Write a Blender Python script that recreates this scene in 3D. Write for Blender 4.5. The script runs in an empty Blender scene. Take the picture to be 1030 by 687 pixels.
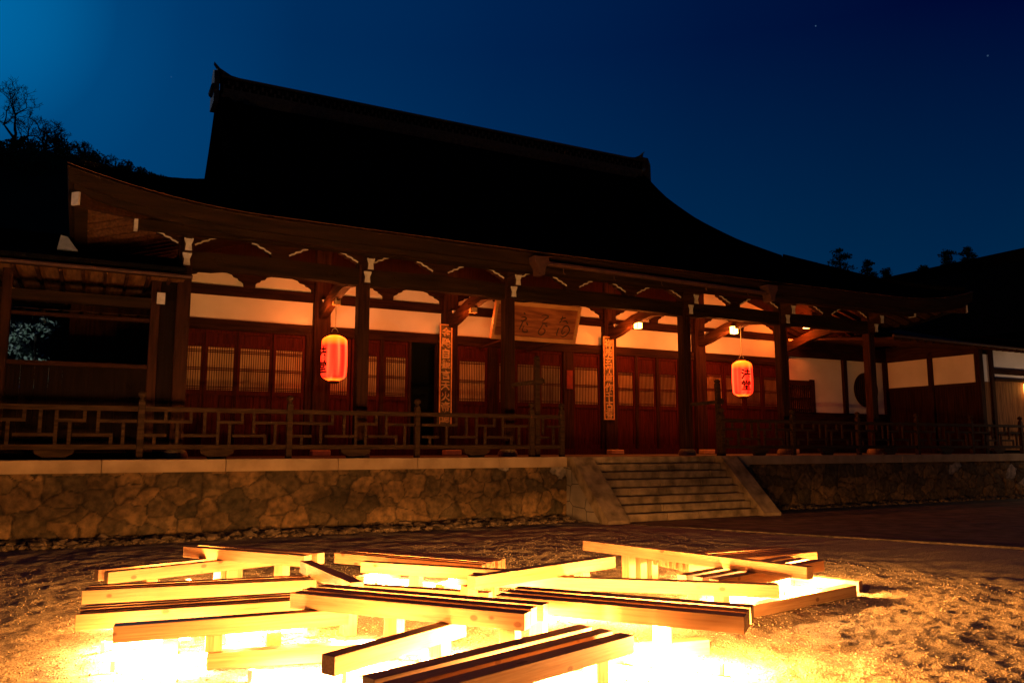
import bpy, bmesh, math, random
import numpy as np
from mathutils import Vector, Matrix
R = math.radians
random.seed(7); rng = np.random.default_rng(7)
scene = bpy.context.scene
col = scene.collection

# ------------------------------------------------------------------ camera
cam_d = bpy.data.cameras.new('camera'); cam = bpy.data.objects.new('camera', cam_d); col.objects.link(cam)
cam_d.sensor_width = 36; cam_d.lens = 805 / 1030 * 36; cam_d.clip_end = 1000; cam_d.clip_start = 0.05
cam.location = (0, 0, 1.45); cam.rotation_euler = (R(90 + 7.5), 0, R(-27.5))
scene.camera = cam
# ------------------------------------------------------------------ exposure
scene.view_settings.view_transform = 'Standard'; scene.view_settings.look = 'None'
scene.view_settings.gamma = 1; scene.view_settings.exposure = 0
scene.cycles.max_bounces = 6; scene.cycles.diffuse_bounces = 3; scene.cycles.glossy_bounces = 2
scene.cycles.sample_clamp_indirect = 4
# ------------------------------------------------------------------ night sky: glow of a moon out of frame at upper left, faint stars
world = bpy.data.worlds.new('World'); scene.world = world; world.use_nodes = True
nt = world.node_tree; N = nt.nodes; L = nt.links
bg = N['Background']; bg.inputs[1].default_value = 1.0
tc = N.new('ShaderNodeTexCoord')
dot = N.new('ShaderNodeVectorMath'); dot.operation = 'DOT_PRODUCT'
g = Vector((-0.155, 0.884, 0.442)).normalized(); dot.inputs[1].default_value = g
L.new(tc.outputs['Generated'], dot.inputs[0])
cr = N.new('ShaderNodeValToRGB'); L.new(dot.outputs['Value'], cr.inputs[0])
el = cr.color_ramp.elements
el[0].position = 0.0; el[0].color = (0, 0.001, 0.012, 1)
el[1].position = 1.0; el[1].color = (0, 0.13, 0.36, 1)
for p, c in ((.42, (.001, .030)), (.537, (.0032, .034)), (.69, (.0072, .0475)), (.844, (.0148, .073)), (.943, (.0240, .100)), (.976, (.038, .142)), (.989, (.055, .185))):
    e = el.new(p); e.color = (0, c[0], c[1], 1)
hz = N.new('ShaderNodeSeparateXYZ'); L.new(tc.outputs['Generated'], hz.inputs[0])
hr_ = N.new('ShaderNodeMapRange'); hr_.inputs['From Min'].default_value = 0; hr_.inputs['From Max'].default_value = .46; hr_.inputs['To Min'].default_value = .46; hr_.inputs['To Max'].default_value = 0; L.new(hz.outputs['Z'], hr_.inputs[0])
hs_ = N.new('ShaderNodeVectorMath'); hs_.operation = 'SCALE'; hs_.inputs[0].default_value = (0, .065, .13); L.new(hr_.outputs[0], hs_.inputs['Scale'])
ha = N.new('ShaderNodeVectorMath'); ha.operation = 'ADD'; L.new(cr.outputs[0], ha.inputs[0]); L.new(hs_.outputs[0], ha.inputs[1])
vo = N.new('ShaderNodeTexVoronoi'); vo.inputs['Scale'].default_value = 34
L.new(tc.outputs['Generated'], vo.inputs['Vector'])
lt = N.new('ShaderNodeMath'); lt.operation = 'LESS_THAN'; lt.inputs[1].default_value = 0.032; L.new(vo.outputs['Distance'], lt.inputs[0])
sp = N.new('ShaderNodeSeparateColor'); L.new(vo.outputs['Color'], sp.inputs[0])
pw = N.new('ShaderNodeMath'); pw.operation = 'POWER'; pw.inputs[1].default_value = 9; L.new(sp.outputs[0], pw.inputs[0])
ml = N.new('ShaderNodeMath'); ml.operation = 'MULTIPLY'; L.new(lt.outputs[0], ml.inputs[0]); L.new(pw.outputs[0], ml.inputs[1])
ml2 = N.new('ShaderNodeVectorMath'); ml2.operation = 'SCALE'; ml2.inputs[0].default_value = (0.05, 0.10, 0.16); L.new(ml.outputs[0], ml2.inputs['Scale'])
ad = N.new('ShaderNodeVectorMath'); ad.operation = 'ADD'; L.new(ha.outputs[0], ad.inputs[0]); L.new(ml2.outputs[0], ad.inputs[1])
L.new(ad.outputs[0], bg.inputs[0])
# faint moonlight
sun_d = bpy.data.lights.new('moonlight', 'SUN'); sun_d.energy = 0.22; sun_d.angle = R(0.5); sun_d.color = (0.6, 0.75, 1)
sun = bpy.data.objects.new('moonlight', sun_d); col.objects.link(sun)
sun.rotation_euler = (-g).to_track_quat('-Z', 'Y').to_euler()

# ------------------------------------------------------------------ helpers
def tag(o, label=None, cat=None, group=None, kind=None):
    if label: o['label'] = label
    if cat: o['category'] = cat
    if group: o['group'] = group
    if kind: o['kind'] = kind
    return o
def empty(name, loc, label, cat, group=None, rz=0):
    o = bpy.data.objects.new(name, None); col.objects.link(o)
    o.location = loc; o.rotation_euler = (0, 0, rz); o.empty_display_size = 0.3
    return tag(o, label, cat, group)
class MB:
    """collects faces; build() makes one mesh object (world coordinates, or local to an identity parent)"""
    def __init__(s): s.v = []; s.f = []; s.m = []
    def add(s, vs, fs, mi=0):
        b = len(s.v); s.v += [tuple(v) for v in vs]; s.f += [tuple(b + i for i in f) for f in fs]; s.m += [mi] * len(fs); return s
    def box(s, x0, x1, y0, y1, z0, z1, mi=0, mat=None):
        vs = [(x0, y0, z0), (x1, y0, z0), (x1, y1, z0), (x0, y1, z0), (x0, y0, z1), (x1, y0, z1), (x1, y1, z1), (x0, y1, z1)]
        if mat: vs = [mat @ Vector(v) for v in vs]
        return s.add(vs, [(0, 3, 2, 1), (4, 5, 6, 7), (0, 1, 5, 4), (1, 2, 6, 5), (2, 3, 7, 6), (3, 0, 4, 7)], mi)
    def prism(s, poly, axis, a, b, mi=0, edge_mi=None, mi_edges=None):
        """poly: list of 2D points; axis 'y': (x,z) extruded a..b; 'x': (y,z); 'z': (x,y)"""
        def P(p, t):
            return {'y': (p[0], t, p[1]), 'x': (t, p[0], p[1]), 'z': (p[0], p[1], t)}[axis]
        n = len(poly); vs = [P(p, a) for p in poly] + [P(p, b) for p in poly]
        s.add(vs, [tuple(range(n)), tuple(range(2 * n - 1, n - 1, -1))], mi)
        for i in range(n):
            j = (i + 1) % n
            m_ = edge_mi if (edge_mi is not None and (mi_edges is None or i in mi_edges)) else mi
            s.add([P(poly[i], a), P(poly[i], b), P(poly[j], b), P(poly[j], a)], [(0, 1, 2, 3)], m_)
        return s
    def beam(s, p, q, w, h, mi=0):
        p = Vector(p); q = Vector(q); d = (q - p); l = d.length; d.normalize()
        up = Vector((0, 0, 1)) if abs(d.z) < 0.95 else Vector((0, 1, 0))
        sd = d.cross(up).normalized(); up = sd.cross(d)
        M = Matrix((d, sd, up)).transposed().to_4x4(); M.translation = p
        return s.box(0, l, -w / 2, w / 2, -h / 2, h / 2, mi, M)
    def tube(s, pts, r, n=8, mi=0, rs=None):
        pts = [Vector(p) for p in pts]; ring = []
        b = len(s.v)
        for i, p in enumerate(pts):
            d = (pts[min(i + 1, len(pts) - 1)] - pts[max(i - 1, 0)]).normalized()
            up = Vector((0, 0, 1)) if abs(d.z) < 0.9 else Vector((1, 0, 0))
            a = d.cross(up).normalized(); c = a.cross(d); rr = rs[i] if rs else r
            for k in range(n):
                t = 2 * math.pi * k / n; s.v.append(tuple(p + a * math.cos(t) * rr + c * math.sin(t) * rr))
        for i in range(len(pts) - 1):
            for k in range(n):
                s.f.append((b + i * n + k, b + i * n + (k + 1) % n, b + (i + 1) * n + (k + 1) % n, b + (i + 1) * n + k)); s.m.append(mi)
        s.f.append(tuple(b + k for k in range(n - 1, -1, -1))); s.m.append(mi)
        s.f.append(tuple(b + (len(pts) - 1) * n + k for k in range(n))); s.m.append(mi)
        return s
    def lathe(s, prof, c, n=20, mi=0):
        b = len(s.v)
        for r_, z in prof:
            for k in range(n):
                t = 2 * math.pi * k / n; s.v.append((c[0] + r_ * math.cos(t), c[1] + r_ * math.sin(t), c[2] + z))
        for i in range(len(prof) - 1):
            for k in range(n):
                s.f.append((b + i * n + k, b + i * n + (k + 1) % n, b + (i + 1) * n + (k + 1) % n, b + (i + 1) * n + k)); s.m.append(mi)
        s.f.append(tuple(b + k for k in range(n - 1, -1, -1))); s.m.append(mi)
        s.f.append(tuple(b + (len(prof) - 1) * n + k for k in range(n))); s.m.append(mi)
        return s
    def build(s, name, mats, parent=None, bevel=0, smooth=False):
        me = bpy.data.meshes.new(name); me.from_pydata(s.v, [], s.f)
        if not isinstance(mats, (list, tuple)): mats = [mats]
        for m in mats: me.materials.append(m)
        me.polygons.foreach_set('material_index', s.m)
        bm = bmesh.new(); bm.from_mesh(me); bmesh.ops.recalc_face_normals(bm, faces=bm.faces)
        if bevel: bmesh.ops.bevel(bm, geom=bm.edges[:], offset=bevel, segments=1, affect='EDGES', clamp_overlap=True)
        bm.to_mesh(me); bm.free()
        if smooth: me.polygons.foreach_set('use_smooth', [True] * len(me.polygons))
        o = bpy.data.objects.new(name, me); col.objects.link(o)
        if parent:
            o.parent = parent
            o.matrix_parent_inverse = parent.matrix_basis.inverted() if parent.parent is None and parent.type == 'EMPTY' else Matrix.Identity(4)
        return o
def B(name, box, mat, parent=None, bevel=0.0): return MB().box(*box).build(name, mat, parent, bevel)
def sub(name, mb, mat, parent):       # sub-part under a mesh part (same world coordinates)
    o = mb.build(name, mat); o.parent = parent; o.matrix_parent_inverse = Matrix.Identity(4)
    return o

# ------------------------------------------------------------------ materials
def mat(name, c1, c2=None, rough=0.8, scale=4, stretch=(1, 1, 1), bump=0.0, bscale=None, spec=0.3, detail=5, use='Object', lo=0.35, hi=0.65, rnd=0.0):
    m = bpy.data.materials.new(name); m.use_nodes = True; n = m.node_tree.nodes; l = m.node_tree.links
    b = n['Principled BSDF']; b.inputs['Roughness'].default_value = rough; b.inputs['Specular IOR Level'].default_value = spec
    t = n.new('ShaderNodeTexCoord'); mp = n.new('ShaderNodeMapping'); mp.inputs['Scale'].default_value = stretch
    if rnd:
        oi = n.new('ShaderNodeObjectInfo'); cb = n.new('ShaderNodeVectorMath'); cb.operation = 'MULTIPLY_ADD'
        cb.inputs[0].default_value = (17.3, 9.1, 5.7); l.new(oi.outputs['Random'], cb.inputs[1]); l.new(t.outputs[use], cb.inputs[2]); l.new(cb.outputs[0], mp.inputs[0])
    else: l.new(t.outputs[use], mp.inputs[0])
    nz = n.new('ShaderNodeTexNoise'); nz.inputs['Scale'].default_value = scale; nz.inputs['Detail'].default_value = detail; l.new(mp.outputs[0], nz.inputs[0])
    r = n.new('ShaderNodeValToRGB'); l.new(nz.outputs[0], r.inputs[0])
    r.color_ramp.elements[0].color = (*c1, 1); r.color_ramp.elements[1].color = (*(c2 or c1), 1)
    r.color_ramp.elements[0].position = lo; r.color_ramp.elements[1].position = hi
    l.new(r.outputs[0], b.inputs['Base Color'])
    if bump:
        n2 = n.new('ShaderNodeTexNoise'); n2.inputs['Scale'].default_value = bscale or scale * 4; n2.inputs['Detail'].default_value = 6; l.new(mp.outputs[0], n2.inputs[0])
        bp = n.new('ShaderNodeBump'); bp.inputs['Strength'].default_value = 0.8; bp.inputs['Distance'].default_value = bump; l.new(n2.outputs[0], bp.inputs['Height']); l.new(bp.outputs[0], b.inputs['Normal'])
    m['ramp'] = r.name
    return m
def emis(name, c, s):
    m = bpy.data.materials.new(name); m.use_nodes = True; b = m.node_tree.nodes['Principled BSDF']
    b.inputs['Base Color'].default_value = (*c, 1); b.inputs['Emission Color'].default_value = (*c, 1); b.inputs['Emission Strength'].default_value = s
    return m
W_DARK_X = mat('aged_wood_along_x', (.012, .0045, .002), (.034, .012, .005), .7, 6, (0.25, 4, 4), .006, 20, spec=.06)
W_DARK_Z = mat('aged_wood_upright', (.014, .005, .0025), (.040, .014, .006), .7, 6, (4, 4, 0.25), .006, 20, spec=.06)
W_DARK_Y = mat('aged_wood_along_y', (.022, .009, .004), (.055, .022, .010), .7, 6, (4, 0.25, 4), .006, 20, spec=.06)
W_EAVE = mat('weathered_eave_wood', (.008, .0045, .0022), (.030, .015, .006), .75, 3, (0.35, 5, 5), .008, 16, lo=.3, hi=.75, spec=.06)
W_WEATH = mat('weathered_rail_wood', (.022, .012, .006), (.048, .027, .013), .75, 6, (0.4, 4, 4), .006, 24, spec=.06)
W_RED = mat('old_door_wood', (.030, .004, .002), (.066, .009, .004), .65, 7, (5, 5, 0.25), .004, 20, spec=.06)
W_PLAQUE = mat('plaque_wood', (.22, .060, .018), (.46, .15, .045), .55, 5, (0.4, 3, 3), .006, 14)
W_FRAME = mat('plaque_frame_wood', (.62, .27, .08), (.74, .36, .12), .5, 6, (0.6, 3, 3), .003, 20)
WHITE = mat('white_painted_wood', (.46, .43, .37), (.62, .58, .51), .75, 12)
PLASTER = mat('white_plaster', (.66, .62, .54), (.78, .74, .67), .9, 1.1, (1, 1, 1), .002, 60)
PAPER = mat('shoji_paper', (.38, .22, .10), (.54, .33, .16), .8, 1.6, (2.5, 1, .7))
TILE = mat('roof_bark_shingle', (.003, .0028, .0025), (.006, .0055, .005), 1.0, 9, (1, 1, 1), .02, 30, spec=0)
RIDGE = mat('ridge_tile', (.020, .015, .011), (.045, .034, .025), .8, 9, (1, 1, 1), .006, 40)
GTILE = mat('grey_ridge_tile', (.10, .12, .15), (.15, .18, .22), .6, 9)
COPING = mat('coping_granite', (.27, .19, .105), (.40, .29, .17), .85, 2.6, (1, 1, 1), .004, 80)
GRANITE = mat('step_granite', (.09, .065, .035), (.34, .25, .14), .88, 4.5, (1, 1, .8), .018, 40, lo=.3, hi=.7)
BASE = mat('pale_base_stone', (.45, .28, .13), (.58, .38, .19), .8, 8)
FLOOR = mat('porch_floor', (.10, .08, .06), (.16, .13, .10), .6, 3, (1, 1, 1), .003, 30)
COPPER = mat('copper_gutter', (.04, .014, .007), (.07, .025, .012), .75, 8, spec=.5)
GOLD = mat('gilded_lettering', (.42, .25, .08), (.58, .36, .12), .5, 20, spec=.6)
BOARD = mat('calligraphy_board', (.05, .034, .012), (.10, .068, .024), .6, 20, (1, 1, .4), .002)
INK = mat('black_ink', (.01, .008, .006), None, .8)
BLACK = mat('dark_interior', (.004, .003, .003), None, .95)
CORD = mat('pale_cord', (.45, .35, .2), (.6, .5, .3), .8, 40)
FOLIAGE = mat('night_foliage', (.02, .04, .012), (.06, .10, .03), .8, 3, rnd=1)
BARK = mat('tree_bark', (.03, .022, .016), (.06, .045, .03), .9, 10)
HILLM = mat('hill_ground', (.015, .02, .01), (.03, .035, .018), .95, .2)
PATHM = mat('compacted_path', (.05, .038, .022), (.15, .115, .07), .9, 3.0, (1, 1, 1), .006, 60)

# pale pine of the benches: long grain, annual-ring streaks, knots
def pine():
    m = bpy.data.materials.new('pale_pine_timber'); m.use_nodes = True; n = m.node_tree.nodes; l = m.node_tree.links
    b = n['Principled BSDF']; b.inputs['Roughness'].default_value = .55; b.inputs['Specular IOR Level'].default_value = .3
    t = n.new('ShaderNodeTexCoord'); oi = n.new('ShaderNodeObjectInfo')
    ma = n.new('ShaderNodeVectorMath'); ma.operation = 'MULTIPLY_ADD'; ma.inputs[0].default_value = (31, 17, 11); l.new(oi.outputs['Random'], ma.inputs[1]); l.new(t.outputs['Object'], ma.inputs[2])
    mp = n.new('ShaderNodeMapping'); mp.inputs['Scale'].default_value = (.9, 26, 26); l.new(ma.outputs[0], mp.inputs[0])
    nz = n.new('ShaderNodeTexNoise'); nz.inputs['Scale'].default_value = 3; nz.inputs['Detail'].default_value = 6; l.new(mp.outputs[0], nz.inputs[0])
    r = n.new('ShaderNodeValToRGB'); l.new(nz.outputs[0], r.inputs[0])
    r.color_ramp.elements[0].position = .3; r.color_ramp.elements[1].position = .7
    r.color_ramp.elements[0].color = (.29, .15, .062, 1); r.color_ramp.elements[1].color = (.44, .26, .12, 1)
    m2 = n.new('ShaderNodeMapping'); m2.inputs['Scale'].default_value = (6, 9, 9); l.new(ma.outputs[0], m2.inputs[0])
    v = n.new('ShaderNodeTexVoronoi'); v.inputs['Scale'].default_value = 1; l.new(m2.outputs[0], v.inputs[0])
    r2 = n.new('ShaderNodeValToRGB'); l.new(v.outputs['Distance'], r2.inputs[0])
    r2.color_ramp.elements[0].position = .13; r2.color_ramp.elements[0].color = (1, 1, 1, 1); r2.color_ramp.elements[1].position = .20; r2.color_ramp.elements[1].color = (0, 0, 0, 1)
    s = n.new('ShaderNodeSeparateColor'); l.new(v.outputs['Color'], s.inputs[0])
    gt = n.new('ShaderNodeMath'); gt.operation = 'GREATER_THAN'; gt.inputs[1].default_value = .62; l.new(s.outputs[0], gt.inputs[0])
    mu = n.new('ShaderNodeMath'); mu.operation = 'MULTIPLY'; l.new(gt.outputs[0], mu.inputs[0]); l.new(r2.outputs[0], mu.inputs[1])
    mx = n.new('ShaderNodeMixRGB'); mx.inputs[2].default_value = (.16, .07, .03, 1); l.new(mu.outputs[0], mx.inputs[0]); l.new(r.outputs[0], mx.inputs[1])
    l.new(mx.outputs[0], b.inputs['Base Color'])
    bp = n.new('ShaderNodeBump'); bp.inputs['Distance'].default_value = .002; l.new(nz.outputs[0], bp.inputs['Height']); l.new(bp.outputs[0], b.inputs['Normal'])
    return m
PINE = pine()

# ------------------------------------------------------------------ ground: one gravel sheet with real relief near the benches
def vnoise(x, y, s, seed):
    r = np.random.default_rng(seed); T = r.random((256, 256))
    x = x / s; y = y / s; xi = np.floor(x).astype(int); yi = np.floor(y).astype(int); fx = x - xi; fy = y - yi
    fx = fx * fx * (3 - 2 * fx); fy = fy * fy * (3 - 2 * fy)
    a = T[xi % 256, yi % 256]; b = T[(xi + 1) % 256, yi % 256]; c = T[xi % 256, (yi + 1) % 256]; d = T[(xi + 1) % 256, (yi + 1) % 256]
    return (a * (1 - fx) + b * fx) * (1 - fy) + (c * (1 - fx) + d * fx) * fy - .5
def grid_mesh(name, X, Y, Z, mats, kind=None, label=None, smooth=True, attr=None):
    nx, ny = X.shape; me = bpy.data.meshes.new(name)
    co = np.stack([X, Y, Z], -1).reshape(-1, 3).astype(np.float32)
    idx = np.arange(nx * ny).reshape(nx, ny)
    q = np.stack([idx[:-1, :-1], idx[1:, :-1], idx[1:, 1:], idx[:-1, 1:]], -1).reshape(-1, 4)
    me.vertices.add(len(co)); me.vertices.foreach_set('co', co.ravel())
    me.loops.add(q.size); me.loops.foreach_set('vertex_index', q.ravel().astype(np.int32))
    me.polygons.add(len(q)); me.polygons.foreach_set('loop_start', np.arange(0, q.size, 4, dtype=np.int32))
    me.update(calc_edges=True); me.validate()
    if smooth: me.polygons.foreach_set('use_smooth', np.ones(len(q), bool))
    if attr is not None:
        a = me.color_attributes.new('cell', 'FLOAT_COLOR', 'POINT'); a.data.foreach_set('color', attr.astype(np.float32).ravel())
    for m in (mats if isinstance(mats, (list, tuple)) else [mats]): me.materials.append(m)
    o = bpy.data.objects.new(name, me); col.objects.link(o)
    return o
def axis(lo, a, b, hi, st):
    left = a - np.cumsum(st * 1.18 ** np.arange(1, 40)); left = left[left > lo][::-1]
    right = b + np.cumsum(st * 1.18 ** np.arange(1, 48)); right = right[right < hi]
    return np.concatenate([[lo], left, np.arange(a, b, st), right, [hi]])
gx = axis(-160, -1.2, 8.6, 160, .024); gy = axis(-60, 3.0, 12.6, 200, .024)
X, Y = np.meshgrid(gx, gy, indexing='ij')
def path_line(x, y):       # >0 on the path side of its edge
    ax, ay, bx, by = 9.2, 12.75, 12.0, 7.05
    return ((by - ay) * (x - ax) - (bx - ax) * (y - ay)) / -math.hypot(bx - ax, by - ay)
near = np.clip(1 - np.maximum(np.maximum(-1.6 - X, X - 10), np.maximum(2 - Y, Y - 13.5)) / 2, 0, 1)
Z = vnoise(X, Y, .05, 1) * .011 + vnoise(X, Y, .10, 2) * .013 + vnoise(X, Y, .22, 3) * .024 + vnoise(X, Y, .9, 4) * .012
Z *= near * np.where(path_line(X, Y) > 0, .08, 1)
Z -= np.where(path_line(X, Y) > 0, .006, 0.0)
GRAVEL = bpy.data.materials.new('raked_gravel'); GRAVEL.use_nodes = True
n = GRAVEL.node_tree.nodes; l = GRAVEL.node_tree.links; b = n['Principled BSDF']; b.inputs['Roughness'].default_value = .9; b.inputs['Specular IOR Level'].default_value = .15
t = n.new('ShaderNodeTexCoord'); v = n.new('ShaderNodeTexVoronoi'); v.inputs['Scale'].default_value = 95; l.new(t.outputs['Object'], v.inputs[0])
r = n.new('ShaderNodeValToRGB'); s = n.new('ShaderNodeSeparateColor'); l.new(v.outputs['Color'], s.inputs[0]); l.new(s.outputs[0], r.inputs[0])
for i, (p, c) in enumerate(((0, (.22, .16, .085, 1)), (1, (.66, .53, .31, 1)))): r.color_ramp.elements[i].position = p; r.color_ramp.elements[i].color = c
e = r.color_ramp.elements.new(.5); e.color = (.40, .31, .18, 1)
n2 = n.new('ShaderNodeTexNoise'); n2.inputs['Scale'].default_value = 1.3; l.new(t.outputs['Object'], n2.inputs[0])
mx = n.new('ShaderNodeMixRGB'); mx.blend_type = 'MULTIPLY'; mx.inputs[0].default_value = .3; l.new(r.outputs[0], mx.inputs[1]); l.new(n2.outputs[0], mx.inputs[2])
l.new(mx.outputs[0], b.inputs['Base Color'])
bp = n.new('ShaderNodeBump'); bp.inputs['Distance'].default_value = .012; n5 = n.new('ShaderNodeTexNoise'); n5.inputs['Scale'].default_value = 80; n5.inputs['Detail'].default_value = 2; l.new(t.outputs['Object'], n5.inputs[0]); l.new(n5.outputs[0], bp.inputs['Height']); l.new(bp.outputs[0], b.inputs['Normal'])
ground = tag(grid_mesh('ground', X, Y, Z, GRAVEL), kind='structure')
mb = MB(); mb.add([(9.2, 12.76, .012), (12.0, 7.05, .012), (15.5, 0, .012), (60, 0, .012), (60, 14.1, .012), (9.2, 14.1, .012)], [(0, 1, 2, 3, 4, 5)])
tag(mb.build('path', PATHM), kind='structure')
ROCK0 = mat('path_kerb_stone', (.04, .03, .02), (.15, .11, .07), .9, 9, (1, 1, 1), .008, 40)
mb = MB(); mb.beam((9.15, 12.6, -.01), (12.0, 6.9, .005), .10, .05)
tag(mb.build('path_edging', ROCK0), 'low pale stone edging along the dark path by the steps', 'edging')

# ------------------------------------------------------------------ podium: rubble wall with real stones, coping
def stone_wall(name, x0, x1, z0, z1, yf, parent, seed, cell=.38):
    r_ = np.random.default_rng(seed)
    xs = np.arange(x0, x1 + .001, .022); zs = np.linspace(z0, z1, int((z1 - z0) / .022))
    XX, ZZ = np.meshgrid(xs, zs, indexing='ij')
    nxc = int((x1 - x0) / cell) + 3; nzc = int((z1 - z0) / (cell * .62)) + 3
    si, sj = np.meshgrid(np.arange(nxc), np.arange(nzc), indexing='ij')
    sx = x0 - cell + (si + .5 * (sj % 2) + r_.uniform(-.46, .46, si.shape)) * cell
    sz = z0 - cell * .62 + (sj + r_.uniform(-.40, .40, si.shape)) * cell * .62
    keep = r_.random(si.shape) > .22
    px = sx[keep]; pz = sz[keep]; cv = r_.random((len(px), 4))
    wx = XX + vnoise(XX, ZZ, .13, seed + 5) * .09 + vnoise(XX, ZZ, .05, seed + 8) * .012; wz = ZZ + vnoise(XX, ZZ, .11, seed + 6) * .08 + vnoise(XX, ZZ, .05, seed + 9) * .012
    d1 = np.full(XX.shape, 9.); d2 = d1.copy(); id1 = np.zeros(XX.shape, int)
    for k in range(len(px)):
        m_ = np.abs(xs - px[k]) < 1.6
        d = np.hypot((wx[m_] - px[k]) * .8, (wz[m_] - pz[k]) * 1.15)
        a = d1[m_]; b_ = d2[m_]; i_ = id1[m_]
        nb = np.where(d < a, a, np.minimum(b_, d)); ni = np.where(d < a, k, i_); na = np.minimum(a, d)
        d1[m_] = na; d2[m_] = nb; id1[m_] = ni
    edge = np.clip((d2 - d1) / .05, 0, 1)
    tilt = (cv[id1, 1] - .5) * .10 * (wx - px[id1]) + (cv[id1, 2] - .5) * .14 * (wz - pz[id1])
    Yd = yf - (np.sqrt(edge) * (.030 + .022 * cv[id1, 3]) + tilt + vnoise(XX, ZZ, .05, seed + 1) * .012 + vnoise(XX, ZZ, .14, seed + 2) * .014)
    t_ = cv[id1, 0][..., None]; u_ = cv[id1, 2][..., None]
    A = np.array([.050, .038, .020]); Bc = np.array([.15, .092, .038]); Cc = np.array([.24, .21, .18]); Mo = np.array([.022, .016, .010])
    c = A * (1 - t_) + Bc * t_; c = np.where(u_ > .965, Cc, c)
    c = c * (1 + .6 * vnoise(XX, ZZ, .08, seed + 3)[..., None] + .5 * vnoise(XX, ZZ, .3, seed + 4)[..., None])
    e3 = np.clip((d2 - d1) / .028, 0, 1)[..., None]; c = Mo * (1 - e3) + c * e3
    at = np.concatenate([np.clip(c, .01, 1), np.ones(c.shape[:2] + (1,))], -1)
    m = bpy.data.materials.get('rubble_stone')
    if not m:
        m = bpy.data.materials.new('rubble_stone'); m.use_nodes = True; nn = m.node_tree.nodes; ll = m.node_tree.links; bb = nn['Principled BSDF']
        bb.inputs['Roughness'].default_value = .88; bb.inputs['Specular IOR Level'].default_value = .2
        ca = nn.new('ShaderNodeVertexColor'); ca.layer_name = 'cell'; tt = nn.new('ShaderNodeTexCoord'); q0 = nn.new('ShaderNodeTexNoise'); q0.inputs['Scale'].default_value = 11; q0.inputs['Detail'].default_value = 9; ll.new(tt.outputs['Object'], q0.inputs[0]); r0 = nn.new('ShaderNodeValToRGB'); r0.color_ramp.elements[0].position = .36; r0.color_ramp.elements[0].color = (.62, .64, .66, 1); r0.color_ramp.elements[1].position = .62; r0.color_ramp.elements[1].color = (1.25, 1.2, 1.15, 1); ll.new(q0.outputs[0], r0.inputs[0]); m0 = nn.new('ShaderNodeMixRGB'); m0.blend_type = 'MULTIPLY'; m0.inputs[0].default_value = 1; ll.new(ca.outputs[0], m0.inputs[1]); ll.new(r0.outputs[0], m0.inputs[2]); ll.new(m0.outputs[0], bb.inputs['Base Color'])
        q = nn.new('ShaderNodeTexNoise'); q.inputs['Scale'].default_value = 22; q.inputs['Detail'].default_value = 8; ll.new(tt.outputs['Object'], q.inputs[0])
        bb_ = nn.new('ShaderNodeBump'); bb_.inputs['Distance'].default_value = .014; ll.new(q.outputs[0], bb_.inputs['Height']); ll.new(bb_.outputs[0], bb.inputs['Normal'])
    o = grid_mesh(name, XX, Yd, ZZ, m, attr=at); o.parent = parent
    return o
podium = empty('stone_podium', (0, 0, 0), 'long rubble stone podium with pale granite coping under the temple hall', 'podium')
stone_wall('stone_wall', -6, 8.66, -.05, 1.045, 14.26, podium, 11)
stone_wall('stone_wall', 13.08, 31, -.05, 1.045, 14.26, podium, 12)
B('core', (-6, 31, 14.27, 40, -.1, 1.04), GRANITE, podium)
xs = [-6, -3.6, -1.7, .15, 2.0, 3.9, 5.4, 7.1, 8.655]
for a, b_ in zip(xs[:-1], xs[1:]): B('coping', (a + .004, b_ - .004, 14.17, 14.75, 1.045, 1.25), COPING, podium, .008)
xs = [13.085, 15, 17.2, 19, 21.3, 23.2, 25.5, 28, 31]
for a, b_ in zip(xs[:-1], xs[1:]): B('coping', (a + .004, b_ - .004, 14.17, 14.75, 1.045, 1.25), COPING, podium, .008)
B('paving', (-6, 31, 14.751, 40, 1.045, 1.248), FLOOR, podium)

# steps
stair = empty('stone_staircase', (10.87, 13.5, 0), 'weathered stone stairs of eight steps between two sloping side slabs', 'stairs')
tread = .178; rise = 1.25 / 8
rs = random.Random(3)
for i in range(8):
    y0 = 12.93 + i * tread; z1 = rise * (i + 1); z0 = z1 - rise + .012
    y1 = 14.75 if i == 7 else y0 + tread + .10
    mb = MB(); cuts = [9.17] + sorted(rs.uniform(9.6, 12.2) for _ in range(2)) + [12.60]
    for a, b_ in zip(cuts[:-1], cuts[1:]):
        if b_ - a > .05: mb.box(a + .006, b_ - .006, y0 + rs.uniform(-.006, .006), y1, z0, z1 + rs.uniform(-.004, .002))
    mb.build('step', GRANITE, stair, .010)
BRICKY = bpy.data.materials.new('jointed_granite'); BRICKY.use_nodes = True
nn = BRICKY.node_tree.nodes; ll = BRICKY.node_tree.links; bb = nn['Principled BSDF']; bb.inputs['Roughness'].default_value = .85
tt = nn.new('ShaderNodeTexCoord'); mp = nn.new('ShaderNodeMapping'); mp.inputs['Scale'].default_value = (0, 2.1, 2.6); mp.inputs['Location'].default_value = (.2, .3, .1)
vv = nn.new('ShaderNodeTexVoronoi'); vv.feature = 'DISTANCE_TO_EDGE'; vv.inputs['Scale'].default_value = 1; vv.inputs['Randomness'].default_value = .55; ll.new(tt.outputs['Object'], mp.inputs[0]); ll.new(mp.outputs[0], vv.inputs[0])
rr = nn.new('ShaderNodeValToRGB'); rr.color_ramp.elements[0].position = .012; rr.color_ramp.elements[1].position = .03; rr.color_ramp.elements[0].color = (.07, .05, .035, 1); rr.color_ramp.elements[1].color = (.36, .30, .215, 1); ll.new(vv.outputs['Distance'], rr.inputs[0])
qn = nn.new('ShaderNodeTexNoise'); qn.inputs['Scale'].default_value = 3; qn.inputs['Detail'].default_value = 8; ll.new(tt.outputs['Object'], qn.inputs[0])
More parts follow.
